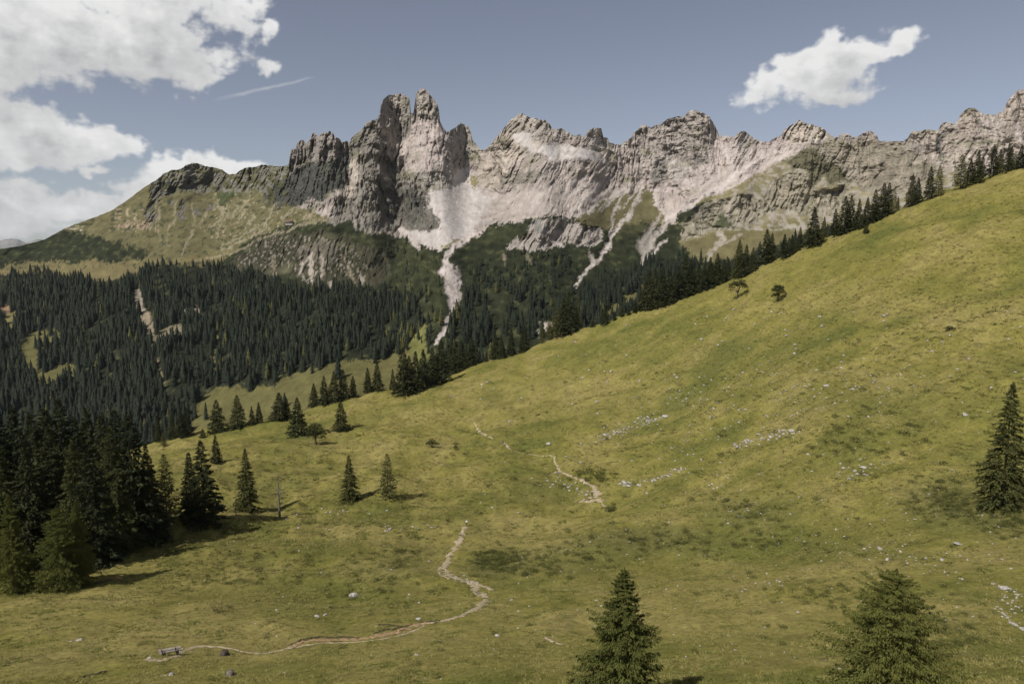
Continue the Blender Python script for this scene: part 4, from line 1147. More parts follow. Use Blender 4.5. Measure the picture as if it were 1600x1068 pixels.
    for k, u in enumerate(us):
        a0 = float(ray(u, 450)[0])
        y = float(crest_y(a0)) + r.uniform(14, 60)
        x = a0 * y; z = float(z_ground(x, y))
        top = float(crest_e(a0)) * y + r.uniform(8, 15)
        tree(sp(k), 'spruce_tree', x, y, z, top - z, 1.0, 'dark spruce top showing from just behind the ridge trees', 'tree', 'spruces just behind the ridge')

make_kinds()
plant_trees()

# ------------------------------------------------------------------ scattered cover through geometry nodes
def scatter(name, P, rotz, scl, idx, meshes, label, cat, kind='stuff', tilt=None):
    src = bpy.data.collections.new(name + '_kinds')
    for k, me in enumerate(meshes):
        src.objects.link(bpy.data.objects.new('%s_%02d' % (name, k), me))
    me = bpy.data.meshes.new(name)
    P = np.asarray(P, np.float32)
    me.vertices.add(len(P)); me.vertices.foreach_set('co', P.ravel())
    for nm, typ, dat in (('turn', 'FLOAT', rotz), ('size', 'FLOAT', scl), ('pick', 'INT', idx)):
        at = me.attributes.new(nm, typ, 'POINT')
        at.data.foreach_set('value', np.asarray(dat, np.int32 if typ == 'INT' else np.float32))
    o = obj(name, me)
    gt = bpy.data.node_groups.new(name + '_scatter', 'GeometryNodeTree')
    gt.interface.new_socket('Geometry', in_out='INPUT', socket_type='NodeSocketGeometry')
    gt.interface.new_socket('Geometry', in_out='OUTPUT', socket_type='NodeSocketGeometry')
    N, L = gt.nodes, gt.links
    gi = N.new('NodeGroupInput'); go = N.new('NodeGroupOutput')
    ci = N.new('GeometryNodeCollectionInfo'); ci.inputs['Collection'].default_value = src
    ci.inputs['Separate Children'].default_value = True; ci.inputs['Reset Children'].default_value = True
    ip = N.new('GeometryNodeInstanceOnPoints'); ip.inputs['Pick Instance'].default_value = True
    def attr(nm, typ):
        nd = N.new('GeometryNodeInputNamedAttribute'); nd.data_type = typ
        nd.inputs['Name'].default_value = nm
        return nd.outputs[0]
    cx = N.new('ShaderNodeCombineXYZ'); L.new(attr('turn', 'FLOAT'), cx.inputs[2])
    L.new(gi.outputs[0], ip.inputs['Points']); L.new(ci.outputs[0], ip.inputs['Instance'])
    L.new(attr('pick', 'INT'), ip.inputs['Instance Index'])
    L.new(cx.outputs[0], ip.inputs['Rotation']); L.new(attr('size', 'FLOAT'), ip.inputs['Scale'])
    L.new(ip.outputs[0], go.inputs[0])
    md = o.modifiers.new('scatter', 'NODES'); md.node_group = gt
    tag(o, label, None, None, kind)
    return o

def plant_forest():
    r = np.random.default_rng(31)
    x, y, z, fd = MG['x'], MG['y'], MG['z'], MG['fd']
    # world area of each ground cell
    ax = np.abs(np.gradient(x, axis=1)); ay = np.abs(np.gradient(y, axis=0))
    gaps = np.clip(.85 + 1.3 * fbm(x / 85, y / 55, 6.1, 3), .08, 1.2)
    wgt = (fd * gaps * ax * np.clip(ay, 0, 40)).ravel()
    n = int(min(wgt.sum() / 35.0, 17000))
    pick = r.choice(len(wgt), n, p=wgt / wgt.sum())
    px = x.ravel()[pick] + r.normal(0, 1.5, n); py = y.ravel()[pick]; pz = z.ravel()[pick] - .4
    uu, vv = pix(px / py, pz / py)
    cl = fbm(px / 60, py / 60, 4.4, 3)
    H = (17.5 + 6.0 * r.normal(size=n) + 7 * cl)
    H = np.where(vv < 455, H * .78, H)
    H = np.where((uu > 610) & (uu < 700) & (vv < 470), H * .62, H)
    H = np.where((uu > 715) & (uu < 905) & (vv < 470), H * .68, H)
    H = np.clip(H, 5, 33)
    kd = r.integers(0, 4, n)
    kd = np.where(r.random(n) < np.where((uu > 590) & (uu < 720), .22, .04), 4, kd)
    # the nearest ones that clear the brow are trees of their own
    a = px / py
    vis = (pz + H * .7) / py > crest_e(a) + .004
    inb = (uu > -20) & (uu < 1620)
    order = np.argsort(np.where(vis & inb, py, 1e9))[:125]
    names = ['far0', 'far1', 'far2', 'far3', 'farlarch']
    for i in order:
        tree(names[kd[i]], 'spruce_tree', px[i], py[i], pz[i], H[i] * 1.05, 1.05, 'dark conifer on the near fringe of the valley forest', 'tree', 'conifers on the near fringe of the valley forest')
    keep = np.ones(n, bool); keep[order] = False
    scatter('forest', np.stack([px, py, pz], 1)[keep], r.uniform(0, 6.28, keep.sum()), (H / 20.0)[keep], kd[keep], [KIND[k][0] for k in names],
            'dense dark conifer forest covering the foothills across the valley', 'forest')
    print('forest trees', n)

plant_forest()

# ------------------------------------------------------------------ footpath of trodden earth
def catmull(pts, n=8):
    P = [pts[0]] + list(pts) + [pts[-1]]
    out = []
    for k in range(1, len(P) - 2):
        p0, p1, p2, p3 = (np.array(q, float) for q in P[k - 1:k + 3])
        for t in np.linspace(0, 1, n, endpoint=False):
            out.append(.5 * ((2 * p1) + (-p0 + p2) * t + (2 * p0 - 5 * p1 + 4 * p2 - p3) * t * t + (-p0 + 3 * p1 - 3 * p2 + p3) * t ** 3))
    out.append(np.array(pts[-1], float))
    return np.array(out)

def dirt_mat(name, c1, c2):
    m, g, b = new_mat(name, .95, .05)
    tc = g.node('ShaderNodeTexCoord')
    n = g.noise(tc.outputs['Object'], 1.6, 6.0, .65)
    g.put(b.inputs['Base Color'], g.mix(g.rng(n, .3, .7), c1, c2))
    bump(g, b, g.noise(tc.outputs['Object'], 3.0, 5.0, .7), .9, .15)
    return m

def strip(name, uvw, mat, label, lift=.10, seed=0, across=5, n=8):
    """uvw: photo points with width in metres, draped over the meadow"""
    C = catmull(uvw, n)
    X, Y, Z = hit(C[:, 0], C[:, 1])
    W = C[:, 2] * 1.05
    r = np.random.default_rng(seed)
    k = len(X)
    for _ in range(2):
        X[1:-1] = .25 * X[:-2] + .5 * X[1:-1] + .25 * X[2:]; Y[1:-1] = .25 * Y[:-2] + .5 * Y[1:-1] + .25 * Y[2:]
    X += r.normal(0, .05, k); Y += r.normal(0, .10, k)
    tx = np.gradient(X); ty = np.gradient(Y)
    L = np.hypot(tx, ty) + 1e-6
    nx, ny = -ty / L, tx / L
    wl = W * (.5 + .30 * r.normal(size=k).clip(-1.5, 1.5)); wr = W * (.5 + .30 * r.normal(size=k).clip(-1.5, 1.5))
    V = []
    for j in range(across):
        f = j / (across - 1)
        off = -wl * (1 - f) + wr * f
        x, y = X + nx * off, Y + ny * off
        edge = abs(f - .5) * 2
        V.append(np.stack([x, y, z_ground(x, y) + lift * (1 - .75 * edge ** 2)], 1))
    V = np.stack(V, 1).reshape(-1, 3)
    me = mesh_np(name, V, grid_faces(k, across), (mat,), True)
    o = obj(name, me)
    tag(o, label, kind='structure')
    return o

M['dirt'] = dirt_mat('trodden_earth', (.26, .205, .125), (.40, .335, .23))
M['clay'] = dirt_mat('reddish_clay', (.25, .155, .085), (.36, .25, .15))
M['humus_shade'] = dirt_mat('dark_turf_edge', (.045, .036, .022), (.09, .072, .044))  # dark soil colour, also standing in for the overhang's shadow line
strip('path', [(228, 1030, .9), (262, 1030, .8), (300, 1012, .7), (345, 1011, .5), (400, 1021, .5), (440, 1016, .55), (462, 1007, .6)], M['dirt'], 'pale trodden earth path passing the bench', seed=1)
strip('path', [(452, 1012, .7), (470, 1004, .9), (500, 1000, .9), (545, 1000, .9), (575, 997, 1.1), (605, 991, 1.2), (630, 984, 1.1), (648, 976, .9), (672, 973, .7)], M['clay'], 'reddish eroded stretch of the footpath', seed=2)
strip('path', [(650, 977, .6), (690, 970, .7), (718, 963, .8), (742, 951, .9), (757, 938, .9), (757, 931, .9), (744, 924, 1.0), (741, 914, 1.1), (722, 906, 1.3), (703, 900, 1.5), (696, 890, 1.4), (698, 878, 1.2), (707, 862, 1.2), (717, 848, 1.2), (722, 834, 1.2), (727, 822, 1.1)], M['dirt'], 'winding earth path climbing away towards the walker in white', seed=3)
strip('path', [(462, 1012, .35), (500, 1005, .4), (550, 1004, .35), (600, 998, .4), (640, 988, .4), (662, 978, .3)], M['dirt'], 'narrow lower strand of the braided footpath', seed=12)
strip('path', [(690, 886, .5), (686, 893, .7), (692, 900, .7), (704, 905, .5)], M['dirt'], 'worn shortcut inside the path bend', seed=13)
strip('path', [(738, 908, .9), (752, 915, .9), (772, 922, .6)], M['dirt'], 'short side track leaving the bend of the path', seed=4)
strip('path', [(866, 714, .5), (868, 726, .7), (875, 736, .7), (890, 744, .6), (908, 751, .8), (925, 760, 1.0), (931, 768, 1.7), (930, 778, 2.2)], M['dirt'], 'upper stretch of the path below the stony band', seed=5)
strip('path', [(903, 785, .7), (918, 784, 1.2), (935, 782, 1.5), (946, 792, .7)], M['dirt'], 'bare trampled patch on the path at mid slope', seed=6)
strip('path', [(741, 662, .6), (746, 670, .9), (753, 677, 1.1), (762, 681, .8), (770, 686, .5)], M['dirt'], 'highest visible bit of path on the left of the slope', seed=7)
strip('path', [(784, 690, .8), (790, 695, 1.0), (797, 702, .8)], M['dirt'], 'short visible bit of path by the walker in dark top', seed=8)
strip('path', [(797, 702, .4), (815, 708, .3), (838, 712, .35), (866, 714, .45)], M['dirt'], 'faint track linking the two upper bits of path', .07, seed=14)
strip('path', [(852, 996, .35), (866, 1003, .45), (881, 1009, .3)], M['dirt'], 'thin bare track left of the pointed larch', seed=9)
strip('path', [(752, 600, 1.2), (753, 607, 1.2)], M['dirt'], 'tiny pale bare spot high on the slope', seed=10)
for k, pts in enumerate(([(452, 1009, .22), (470, 1001, .35), (495, 996, .35), (520, 996, .28), (560, 996, .25)], [(585, 990, .3), (600, 985, .5), (615, 984, .35), (628, 980, .25)], [(592, 976, .25), (610, 977, .35), (630, 980, .35), (645, 977, .25)], [(655, 972, .2), (672, 971, .3), (690, 970, .2)], [(125, 1059, .25), (145, 1054, .35), (165, 1050, .2)])):
    strip('turf_edge', pts, M['humus_shade'], 'dark soil with painted shadow line at the broken turf edge beside the path', .16, 20 + k, 3)

# ------------------------------------------------------------------ limestone rocks
def stone_mesh(seed, flat=.62):
    import bmesh
    bm = bmesh.new()
    bmesh.ops.create_icosphere(bm, subdivisions=2, radius=.5)
    r = np.random.default_rng(seed)
    cuts = [(unit(r.normal(size=(1, 3)))[0], r.uniform(.26, .40)) for _ in range(7)]
    st = np.array((r.uniform(.9, 1.35), r.uniform(.7, 1.0), flat * r.uniform(.8, 1.2)))
    for vtx in bm.verts:
        p = np.array(vtx.co)
        for nrm, d in cuts:
            t = p @ nrm - d
            if t > 0:
                p = p - nrm * t * .92
        p = p * st + r.normal(0, .012, 3)
        vtx.co = p
    me = bpy.data.meshes.new('stone')
    bm.to_mesh(me); bm.free()
    me.materials.append(M['limestone'])
    return me
STONES = [stone_mesh(200 + k) for k in range(8)]

def rock_at(name, u, v, wpx, label, cat='rock', group=None, flat=1.0, me=None):
    X, Y, Z = hit([u], [v])
    s = wpx * Y[0] / F / 1.05
    o = obj(name, me or random.choice(STONES), loc=(X[0], Y[0], Z[0] + .10 * s * flat), rot=(random.uniform(-.2, .2), random.uniform(-.2, .2), random.uniform(0, 6.28)), scale=(s, s, s * flat))
    tag(o, label, cat, group)
    return o
for (u, v, w, lab, fl) in (
        (553, 932, 17, 'large pale boulder alone left of the path bend', .9), (654, 968, 10, 'round pale stone at the end of the reddish path stretch', 1.0),
        (268, 1054, 11, 'grey white rock on the grass below the bench', 1.2), (258, 1056, 6, 'smaller stone touching the rock below the bench', 1.1), (233, 1029, 9, 'stone at the path end left of the bench', 1.0),
        (495, 963, 12, 'grey slab left of the path, first of two', .6), (508, 961, 10, 'grey slab left of the path, second of two', .6), (651, 1024, 9, 'pale stone below the reddish path', .8),
        (777, 993, 9, 'pale stone right of the path bend', .9), (123, 1000, 12, 'flat pale stone in the left foreground, right of two', .5), (110, 1002, 7, 'flat pale stone in the left foreground, left of two', .5),
        (1237, 675, 11, 'largest rock at the upper end of the short stone row', .9), (1291, 604, 11, 'lone pale boulder high on the right slope', .8), (1332, 609, 8, 'pale stone right of the lone high boulder', .8),
        (1508, 649, 13, 'pale rock left of the tall solitary conifer', .7), (1319, 733, 10, 'pale rock in the lower right slope, left of three', .7), (1350, 731, 12, 'pale rock in the lower right slope, middle of three', .6), (1327, 750, 10, 'pale rock in the lower right slope, lowest of three', .7),
        (1497, 851, 20, 'low grey slab below the tall solitary conifer', .45), (1375, 858, 12, 'pale rock above the broad near larch', .7), (1472, 875, 12, 'pale rock right above the broad near larch', .6), (1569, 920, 16, 'biggest rock of the stone ring at the right edge', .8),
        (955, 582, 6, 'upright pale stone high in mid slope', 1.6), (949, 598, 5, 'upright pale stone below the other upright one', 1.6), (975, 755, 9, 'pale rock at the left end of the lower stone row', .8), (982, 760, 8, 'second rock of the lower stone row', .8),
        (885, 715, 7, 'pale rock right of the upper path', .8), (857, 694, 12, 'flat grey rock above the upper path', .5), (908, 695, 9, 'grey rock right of the flat one above the upper path', .6), (1040, 652, 12, 'grey rock at the upper end of the stony band', .7)):
    rock_at('rock', u, v, w, lab, flat=fl)

def stone_field():
    r = np.random.default_rng(91)
    U, Vv, S = [], [], []
    def along(pts, n, spread, smin, smax):
        P = np.array(pts, float)
        L = np.concatenate([[0], np.cumsum(np.hypot(*np.diff(P, axis=0).T))])
        t = r.random(n) * L[-1]
        U.extend(np.interp(t, L, P[:, 0]) + r.normal(0, spread, n)); Vv.extend(np.interp(t, L, P[:, 1]) + r.normal(0, spread * .45, n))
        S.extend(1.05 * (smin + (smax - smin) * r.random(n) ** 2.0))
    along([(1145, 702), (1175, 690), (1200, 684), (1236, 674)], 80, 6, 1.8, 7)
    along([(970, 760), (1000, 755), (1025, 748), (1050, 740), (1072, 732)], 60, 4, 1.8, 7)
    along([(935, 690), (960, 680), (985, 668), (1000, 660), (1030, 655)], 150, 10, 1.5, 5.5)
    along([(1548, 912), (1565, 918), (1585, 925), (1598, 930)], 30, 4, 2.5, 7); along([(1558, 943), (1566, 958), (1578, 972), (1600, 984)], 36, 3.5, 2.5, 8); along([(1575, 930), (1590, 950), (1600, 965)], 26, 8, 2.5, 8)
    along([(1310, 735), (1330, 745), (1356, 732)], 22, 10, 2, 7); along([(1150, 905), (1190, 912), (1230, 910)], 18, 10, 2, 7); along([(1360, 862), (1385, 870), (1450, 880)], 26, 12, 2, 9)
    along([(1130, 790), (1200, 830), (1280, 850), (1380, 855)], 60, 22, 1.6, 6); along([(1060, 690), (1200, 640), (1330, 610), (1400, 590)], 160, 34, 1.5, 5)
    along([(600, 830), (640, 825), (670, 822)], 16, 7, 2, 6); along([(690, 890), (720, 905), (745, 915)], 40, 7, 1.8, 6); along([(860, 745), (900, 765), (930, 772)], 40, 10, 1.6, 6)
    along([(1000, 640), (1100, 620), (1250, 560)], 110, 30, 1.4, 4); along([(440, 812), (455, 803), (590, 800), (600, 795)], 24, 7, 1.6, 5); along([(740, 950), (800, 940), (790, 990)], 14, 24, 2, 7)
    n = 2600                                            # single stones all over the slope, more on the right
    u = r.uniform(250, 1620, n); v = r.uniform(480, 1066, n)
    keep = (v > np.interp(u, [c[0] for c in CREST], [c[1] for c in CREST]) + 14) & (r.random(n) < np.interp(u, [250, 800, 1100, 1600], [.12, .35, .8, 1.0]))
    U.extend(u[keep]); Vv.extend(v[keep]); S.extend((1.3 + 4.6 * r.random(n) ** 3.2)[keep])
    U, Vv, S = np.array(U), np.array(Vv), np.array(S)
    S = np.where(Vv > 830, S * .85, S)
    ok = (S > 0) & (Vv < 1080)
    U, Vv, S = U[ok], Vv[ok], S[ok]
    X, Y, Z = hit(U, Vv)
    W = S * Y / F
    vis = (U > 2) & (U < 1598)
    order = np.argsort(-np.where(vis, S, 0))[:250]
    for i in order:
        u, v = U[i], Vv[i]
        if u > 1540 and v > 900: lab, grp = 'pale stone of the ring of stones at the right edge', 'stone ring at the right edge'
        elif 1135 < u < 1250 and 660 < v < 715: lab, grp = 'pale stone in the short stone row on the right slope', 'short stone row'
        elif 955 < u < 1085 and 722 < v < 772: lab, grp = 'pale stone in the lower stone row right of the path', 'lower stone row'
        elif 910 < u < 1050 and 640 < v < 705: lab, grp = 'pale stone in the stony band above the upper path', 'stony band'
        elif 680 < u < 760 and 870 < v < 930: lab, grp = 'pale stone strewn along the bend of the path', 'stones at the path bend'
        elif v > 840: lab, grp = 'small pale stone lying in the lower meadow grass', 'stones in the lower meadow'
        elif u < 800: lab, grp = 'small pale stone in the left part of the meadow', 'stones in the left meadow'
        else: lab, grp = 'small pale stone scattered on the right slope', 'stones on the right slope'
        o = obj('stone', STONES[i % 8], loc=(X[i], Y[i], Z[i] + .12 * W[i]), rot=(0, 0, r.uniform(0, 6.28)), scale=(W[i], W[i], W[i] * r.uniform(.7, 1.3)))
        tag(o, lab, 'stone', grp)
    rest = np.ones(len(U), bool); rest[order] = False
    k = rest.sum()
    scatter('scattered_stones', np.stack([X, Y, Z + .1 * W], 1)[rest], r.uniform(0, 6.28, k), W[rest] * 1.1, r.integers(0, 8, k), STONES, 'fine pale stones strewn through the grass', 'stones')
stone_field()

# ------------------------------------------------------------------ grass tussocks and dwarf shrubs
def blades(seed, n, h, spread, lean, mat, w=.03):
    r = np.random.default_rng(seed)
    V, Fc = [], []
    for k in range(n):
        q = r.random() * 6.28; d = spread * math.sqrt(r.random())
        bx, by = d * math.cos(q), d * math.sin(q)
        q2 = r.random() * 6.28; hh = h * r.uniform(.6, 1.2); ln = lean * r.uniform(.3, 1.2)
        tx, ty = bx + ln * math.cos(q) * .8 + .1 * math.cos(q2), by + ln * math.sin(q) * .8 + .1 * math.sin(q2)
        px, py = -math.sin(q2) * w, math.cos(q2) * w
        b = len(V)
        V += [(bx - px, by - py, -.03), (bx + px, by + py, -.03), (tx, ty, hh)]
        Fc.append((b, b + 1, b + 2))
    return mesh_np('tussock', V, np.array(Fc, np.int32), (mat,))

def grass_mat(name, c1, c2):
    m, g, b = new_mat(name, .9, .08)
    oi = g.node('ShaderNodeObjectInfo')
    c = g.mix(oi.outputs['Random'], c1, c2)
    g.put(b.inputs['Base Color'], c)
    # thin blades pass the light on: shade them mostly like the turf they stand in
    ge = g.node('ShaderNodeNewGeometry')
    nn = g.vmath('NORMALIZE', g.vmath('ADD', g.vmath('MULTIPLY', ge.outputs['Normal'], (.45, .45, .45)), (-.12, -.12, .9)))
    g.put(b.inputs['Normal'], nn)
    return m

M['tuft'] = grass_mat('grass_tufts', (.110, .108, .028), (.225, .195, .070))
M['tuft_dark'] = grass_mat('dark_herbs', (.070, .076, .019), (.125, .125, .033))

def cover():
    r = np.random.default_rng(55)
    tufts = [blades(300 + k, 13, .26, .28, .30, M['tuft'], .045) for k in range(4)] + [blades(310 + k, 12, .20, .34, .34, M['tuft_dark'], .075) for k in range(3)]
    n = 115000
    u = r.uniform(-120, 1720, n); v = 430 + 650 * r.random(n) ** .62
    u2 = r.uniform(230, 1700, 40000)
    v2 = np.interp(u2, [c[0] for c in CREST], [c[1] for c in CREST]) + 6 + 230 * r.random(40000) ** 1.2
    u = np.concatenate([u, u2]); v = np.concatenate([v, v2])
    cr = np.interp(u, [c[0] for c in CREST], [c[1] for c in CREST])
    ok = v > cr + 6
    u, v = u[ok], v[ok]
    a, e = ray(u, v)
    # quick meeting with the smooth slope, then drop onto the ground
    X, Y, Z = hit_fast(u, v)
    cl = fbm(X / 5.5, Y / 5.5, 3.3, 3) + .4 * fbm(X / 1.7, Y / 1.7, 5.5, 2)
    keep = (r.random(len(X)) < np.clip(.45 + .9 * cl, .06, 1)) & (Y < 420)
    X, Y, Z, cl = X[keep], Y[keep], Z[keep], cl[keep]
    k = len(X)
    dark = (fbm(X / 4.0, Y / 4.0, 9.3, 3) + .6 * fbm(X / 22, Y / 22, 1.3, 2)) > .22
    idx = np.where(dark, 4 + r.integers(0, 3, k), r.integers(0, 4, k))
    scl = (.6 + .7 * r.random(k)) * np.clip(Y / 130, .6, 1.35) * np.where(dark, .95, 1.0)
    scatter('grass', np.stack([X, Y, Z], 1), r.uniform(0, 6.28, k), scl, idx, tufts, 'tufted alpine grass and herbs over the meadow', 'grass')
    # dwarf shrubs
    U, Vv = [], []
    for (cu, cv, ru, rv, m) in ((775, 880, 38, 18, 90), (1480, 785, 52, 26, 130), (1575, 815, 40, 22, 60), (1180, 800, 60, 16, 30), (1000, 842, 80, 18, 30), (620, 868, 60, 18, 30), (900, 880, 60, 22, 30),
                                (1150, 852, 120, 14, 60), (1490, 1000, 60, 30, 50), (560, 925, 110, 30, 60), (830, 885, 40, 16, 60), (1330, 690, 90, 30, 40), (370, 880, 90, 40, 30), (930, 745, 30, 8, 30), (1290, 930, 60, 20, 40)):
        U.extend(cu + ru * .62 * r.normal(size=m)); Vv.extend(cv + rv * .62 * r.normal(size=m))
    n = 330
    U.extend(r.uniform(200, 1600, n)); Vv.extend(r.uniform(560, 1060, n))
    U, Vv = np.array(U), np.array(Vv)
    cr = np.interp(U, [c[0] for c in CREST], [c[1] for c in CREST])
    ok = Vv > cr + 10
    X, Y, Z = hit(U[ok], Vv[ok])
    k = len(X)
    sh = []
    for q in range(4):
        rr = np.random.default_rng(400 + q)
        bl = [(rr.normal(0, .5), rr.normal(0, .5), .12 + .15 * rr.random(), .35 + .25 * rr.random()) for _ in range(5)]
        sh.append(leaf_crown('dwarf_shrub', bl, 170, 410 + q, 'shrub', .17))
    scatter('dwarf_shrubs', np.stack([X, Y, Z - .05], 1), r.uniform(0, 6.28, k), (.45 + .75 * r.random(k)) * np.clip(Y / 130, .6, 1.5), r.integers(0, 4, k), sh, 'patches of dark dwarf shrubs in the grass', 'shrubs')

def hit_fast(u, v):
    """many sight lines at once, by table over azimuth and height angle"""
    A = np.linspace(-.95, .95, 260)
    T = np.linspace(0, 1, 500)
    ym = crest_y(A)
    Yt = np.exp(np.log(22.0) + T[:, None] * (np.log(ym) - np.log(22.0)))
    Zt = z_smooth(A * Yt, Yt)
    Et = np.maximum.accumulate(Zt / Yt, 0) + T[:, None] * 1e-6
    a, e = ray(u, v)
    j = np.clip(((a + .95) / 1.9 * 259).round().astype(int), 0, 259)
    Y = np.empty(len(u))
    for q in np.unique(j):
        w = j == q
        Y[w] = np.interp(e[w], Et[:, q], Yt[:, q])
    X = a * Y
    return X, Y, z_ground(X, Y)
cover()

# ------------------------------------------------------------------ bench, posts, stumps, walkers, hut
def box(cx, cy, cz, sx, sy, sz, bev=.012):
    """bevelled block as verts + faces through bmesh"""
    import bmesh
    bm = bmesh.new()
    bmesh.ops.create_cube(bm, size=1.0)
    for vtx in bm.verts:
        vtx.co = (vtx.co.x * sx, vtx.co.y * sy, vtx.co.z * sz)
    if bev:
        bmesh.ops.bevel(bm, geom=list(bm.edges), offset=min(bev, .3 * min(sx, sy, sz)), segments=1, affect='EDGES')
    for vtx in bm.verts:
        vtx.co.x += cx; vtx.co.y += cy; vtx.co.z += cz
    me = bpy.data.meshes.new('block')
    bm.to_mesh(me); bm.free()
    return me

def part(name, me, mat, parent, rot=None, loc=None):
    me.materials.append(mat)
    o = obj(name, me, parent, loc, rot)
    return o

def bench():
    X, Y, Z = hit([268], [1025])
    x, y, z = X[0], Y[0], Z[0]
    s = 35.0 * y / F / 2.3
    root = obj('bench', None, loc=(x, y, z), rot=(0, math.radians(-6), math.radians(9)), scale=(s, s, s))
    tag(root, 'weathered wooden bench with two back planks beside the path', 'bench')
    for k, yy in enumerate((.14, .36)):
        part('seat_plank', box(0, yy, .45, 2.3, .19, .055), M['plank'], root)
    for k, (zz, yy) in enumerate(((.66, -.045), (.92, -.105))):
        part('back_plank', box(0, yy, zz, 2.3, .06, .19), M['plank'], root)
    for sx_ in (-.78, .62):
        part('back_post', box(sx_, -.125, .55, .10, .05, 1.12), M['iron'], root, rot=(math.radians(9), 0, 0), loc=(0, .04, 0))
        part('leg', box(sx_, .38, .20, .10, .10, .44), M['iron'], root)
        part('leg', box(sx_, .02, .20, .10, .10, .44), M['iron'], root)
        part('seat_bearer', box(sx_, .22, .395, .09, .50, .06), M['iron'], root)
    # thin marker stake by the bench
    X, Y, Z = hit([249], [1021])
    V, Fq = tube([(0, 0, -.2), (.01, 0, .7), (.03, .01, 1.5)], (.022, .020, .014), 6)
    o = obj('stake', mesh_np('stake', V, Fq, (M['deadwood'],), True), loc=(X[0], Y[0], Z[0]))
    tag(o, 'thin wooden stake standing at the left end of the bench', 'stake')
bench()

def stumps():
    r = np.random.default_rng(9)
    for (u, v, w, lab) in ((360, 1055, 12, 'grey tree stump with broken top in the bottom left foreground'), (351, 1024, 12, 'dark brown root stump beside the path right of the bench')):
        X, Y, Z = hit([u], [v])
        s = w * Y[0] / F
        root = obj('tree_stump', None, loc=(X[0], Y[0], Z[0]))
        n = 14
        V = []
        for k, (h, rr) in enumerate(((-.1, .72), (.08, .58), (.35, .46), (.75, .42))):
            for q in range(n):
                an = 2 * math.pi * q / n
                j = 1 + (.22 if k < 2 else .08) * math.sin(an * 4 + k * .4) + r.normal(0, .04)
                V.append((s * rr * j * math.cos(an), s * rr * j * math.sin(an), s * (h + (r.normal(0, .10) if k == 3 else 0))))
        V.append((0, 0, s * .62))
        Fq = []; Ft = []
        for k in range(3):
            for q in range(n):
                Fq.append((k * n + q, k * n + (q + 1) % n, (k + 1) * n + (q + 1) % n, (k + 1) * n + q))
        for q in range(n):
            Ft.append((3 * n + q, 3 * n + (q + 1) % n, 4 * n))
        obj('stump_wood', mesh_np('stump_wood', V, [np.array(Fq), np.array(Ft)], (M['deadwood' if w == 12 and u == 360 else 'bark'],)), root)
        parts = []
        for q in range(5):
            an = q * 1.26 + r.random() * .5
            c_, s_ = math.cos(an), math.sin(an)
            parts.append(tube([(.4 * s * c_, .4 * s * s_, .16 * s), (.8 * s * c_, .8 * s * s_, .05 * s), (1.2 * s * c_, 1.2 * s * s_, -.08 * s)], (.13 * s, .09 * s, .03 * s), 5))
        V2, F2 = join(parts)
        obj('root', mesh_np('root', V2, F2, (M['bark'],), True), root)
        tag(root, lab, 'stump')
    # fallen reddish dead branch at the edge of the grove
    X, Y, Z = hit([170], [912])
    parts = []
    for q in range(26):
        t = q / 26
        bx, by, bz = -2.2 + 4.6 * t, .4 * math.sin(3 * t), .35 + .6 * t
        d = r.normal(0, 1, 3); d[2] = abs(d[2]) * .8 + .2; d /= np.linalg.norm(d)
        L = r.uniform(.5, 1.1)
        parts.append(tube([(bx, by, bz), (bx + d[0] * L * .6, by + d[1] * L * .6, bz + d[2] * L * .5), (bx + d[0] * L, by + d[1] * L, bz + d[2] * L * .9)], (.03, .02, .008), 4))
    V2, F2 = join(parts)
    root = obj('fallen_branch', None, loc=(X[0], Y[0], Z[0]))
    V1, F1 = tube([(-2.4, 0, .1), (-1, .1, .4), (1.0, .2, .75), (2.5, .1, 1.1)], (.12, .10, .07, .03), 7)
    M['redwood'] = plain_mat('rusty_dead_needles', (.13, .06, .045), (.24, .12, .085), 6.0)
    obj('limb', mesh_np('limb', V1, F1, (M['bark'],), True), root)
    obj('twigs', mesh_np('twigs', V2, F2, (M['redwood'],)), root)
    tag(root, 'rust red dead branch lying at the right foot of the grove', 'branch')
stumps()

def shrub(u, v, w, h, label):
    X, Y, Z = hit([u], [v])
    s = w * Y[0] / F
    hh = h * Y[0] / F
    bl = [(0, 0, .5, .42), (-.3, .1, .32, .3), (.3, 0, .36, .32), (.05, .2, .75, .25), (-.12, -.15, .6, .28)]
    root = obj('shrub', None, loc=(X[0], Y[0], Z[0]), scale=(s, s, hh))
    parts = [tube([(0, 0, -.1), (x * .5, y * .5, z * .5), (x, y, z)], (.03, .02, .008), 4) for x, y, z, _ in bl]
    Vs, Fs = join(parts)
    obj('stems', mesh_np('stems', Vs, Fs, (M['bark'],)), root)
    obj('leaves', leaf_crown('shrub_leaves', bl, 420, int(u), 'shrub', .14), root)
    tag(root, label, 'shrub')
shrub(675, 699, 18, 13, 'single dark rounded shrub in the open left meadow')
shrub(712, 703, 6, 9, 'small dark upright bush right of the rounded shrub')
shrub(513, 676, 6, 6, 'tiny dark bush between the round tree and the lone bushy spruce')
shrub(1484, 517, 16, 7, 'low dark shrub patch high on the open slope')
shrub(955, 797, 22, 6, 'low dark bush right of the bare trampled patch')

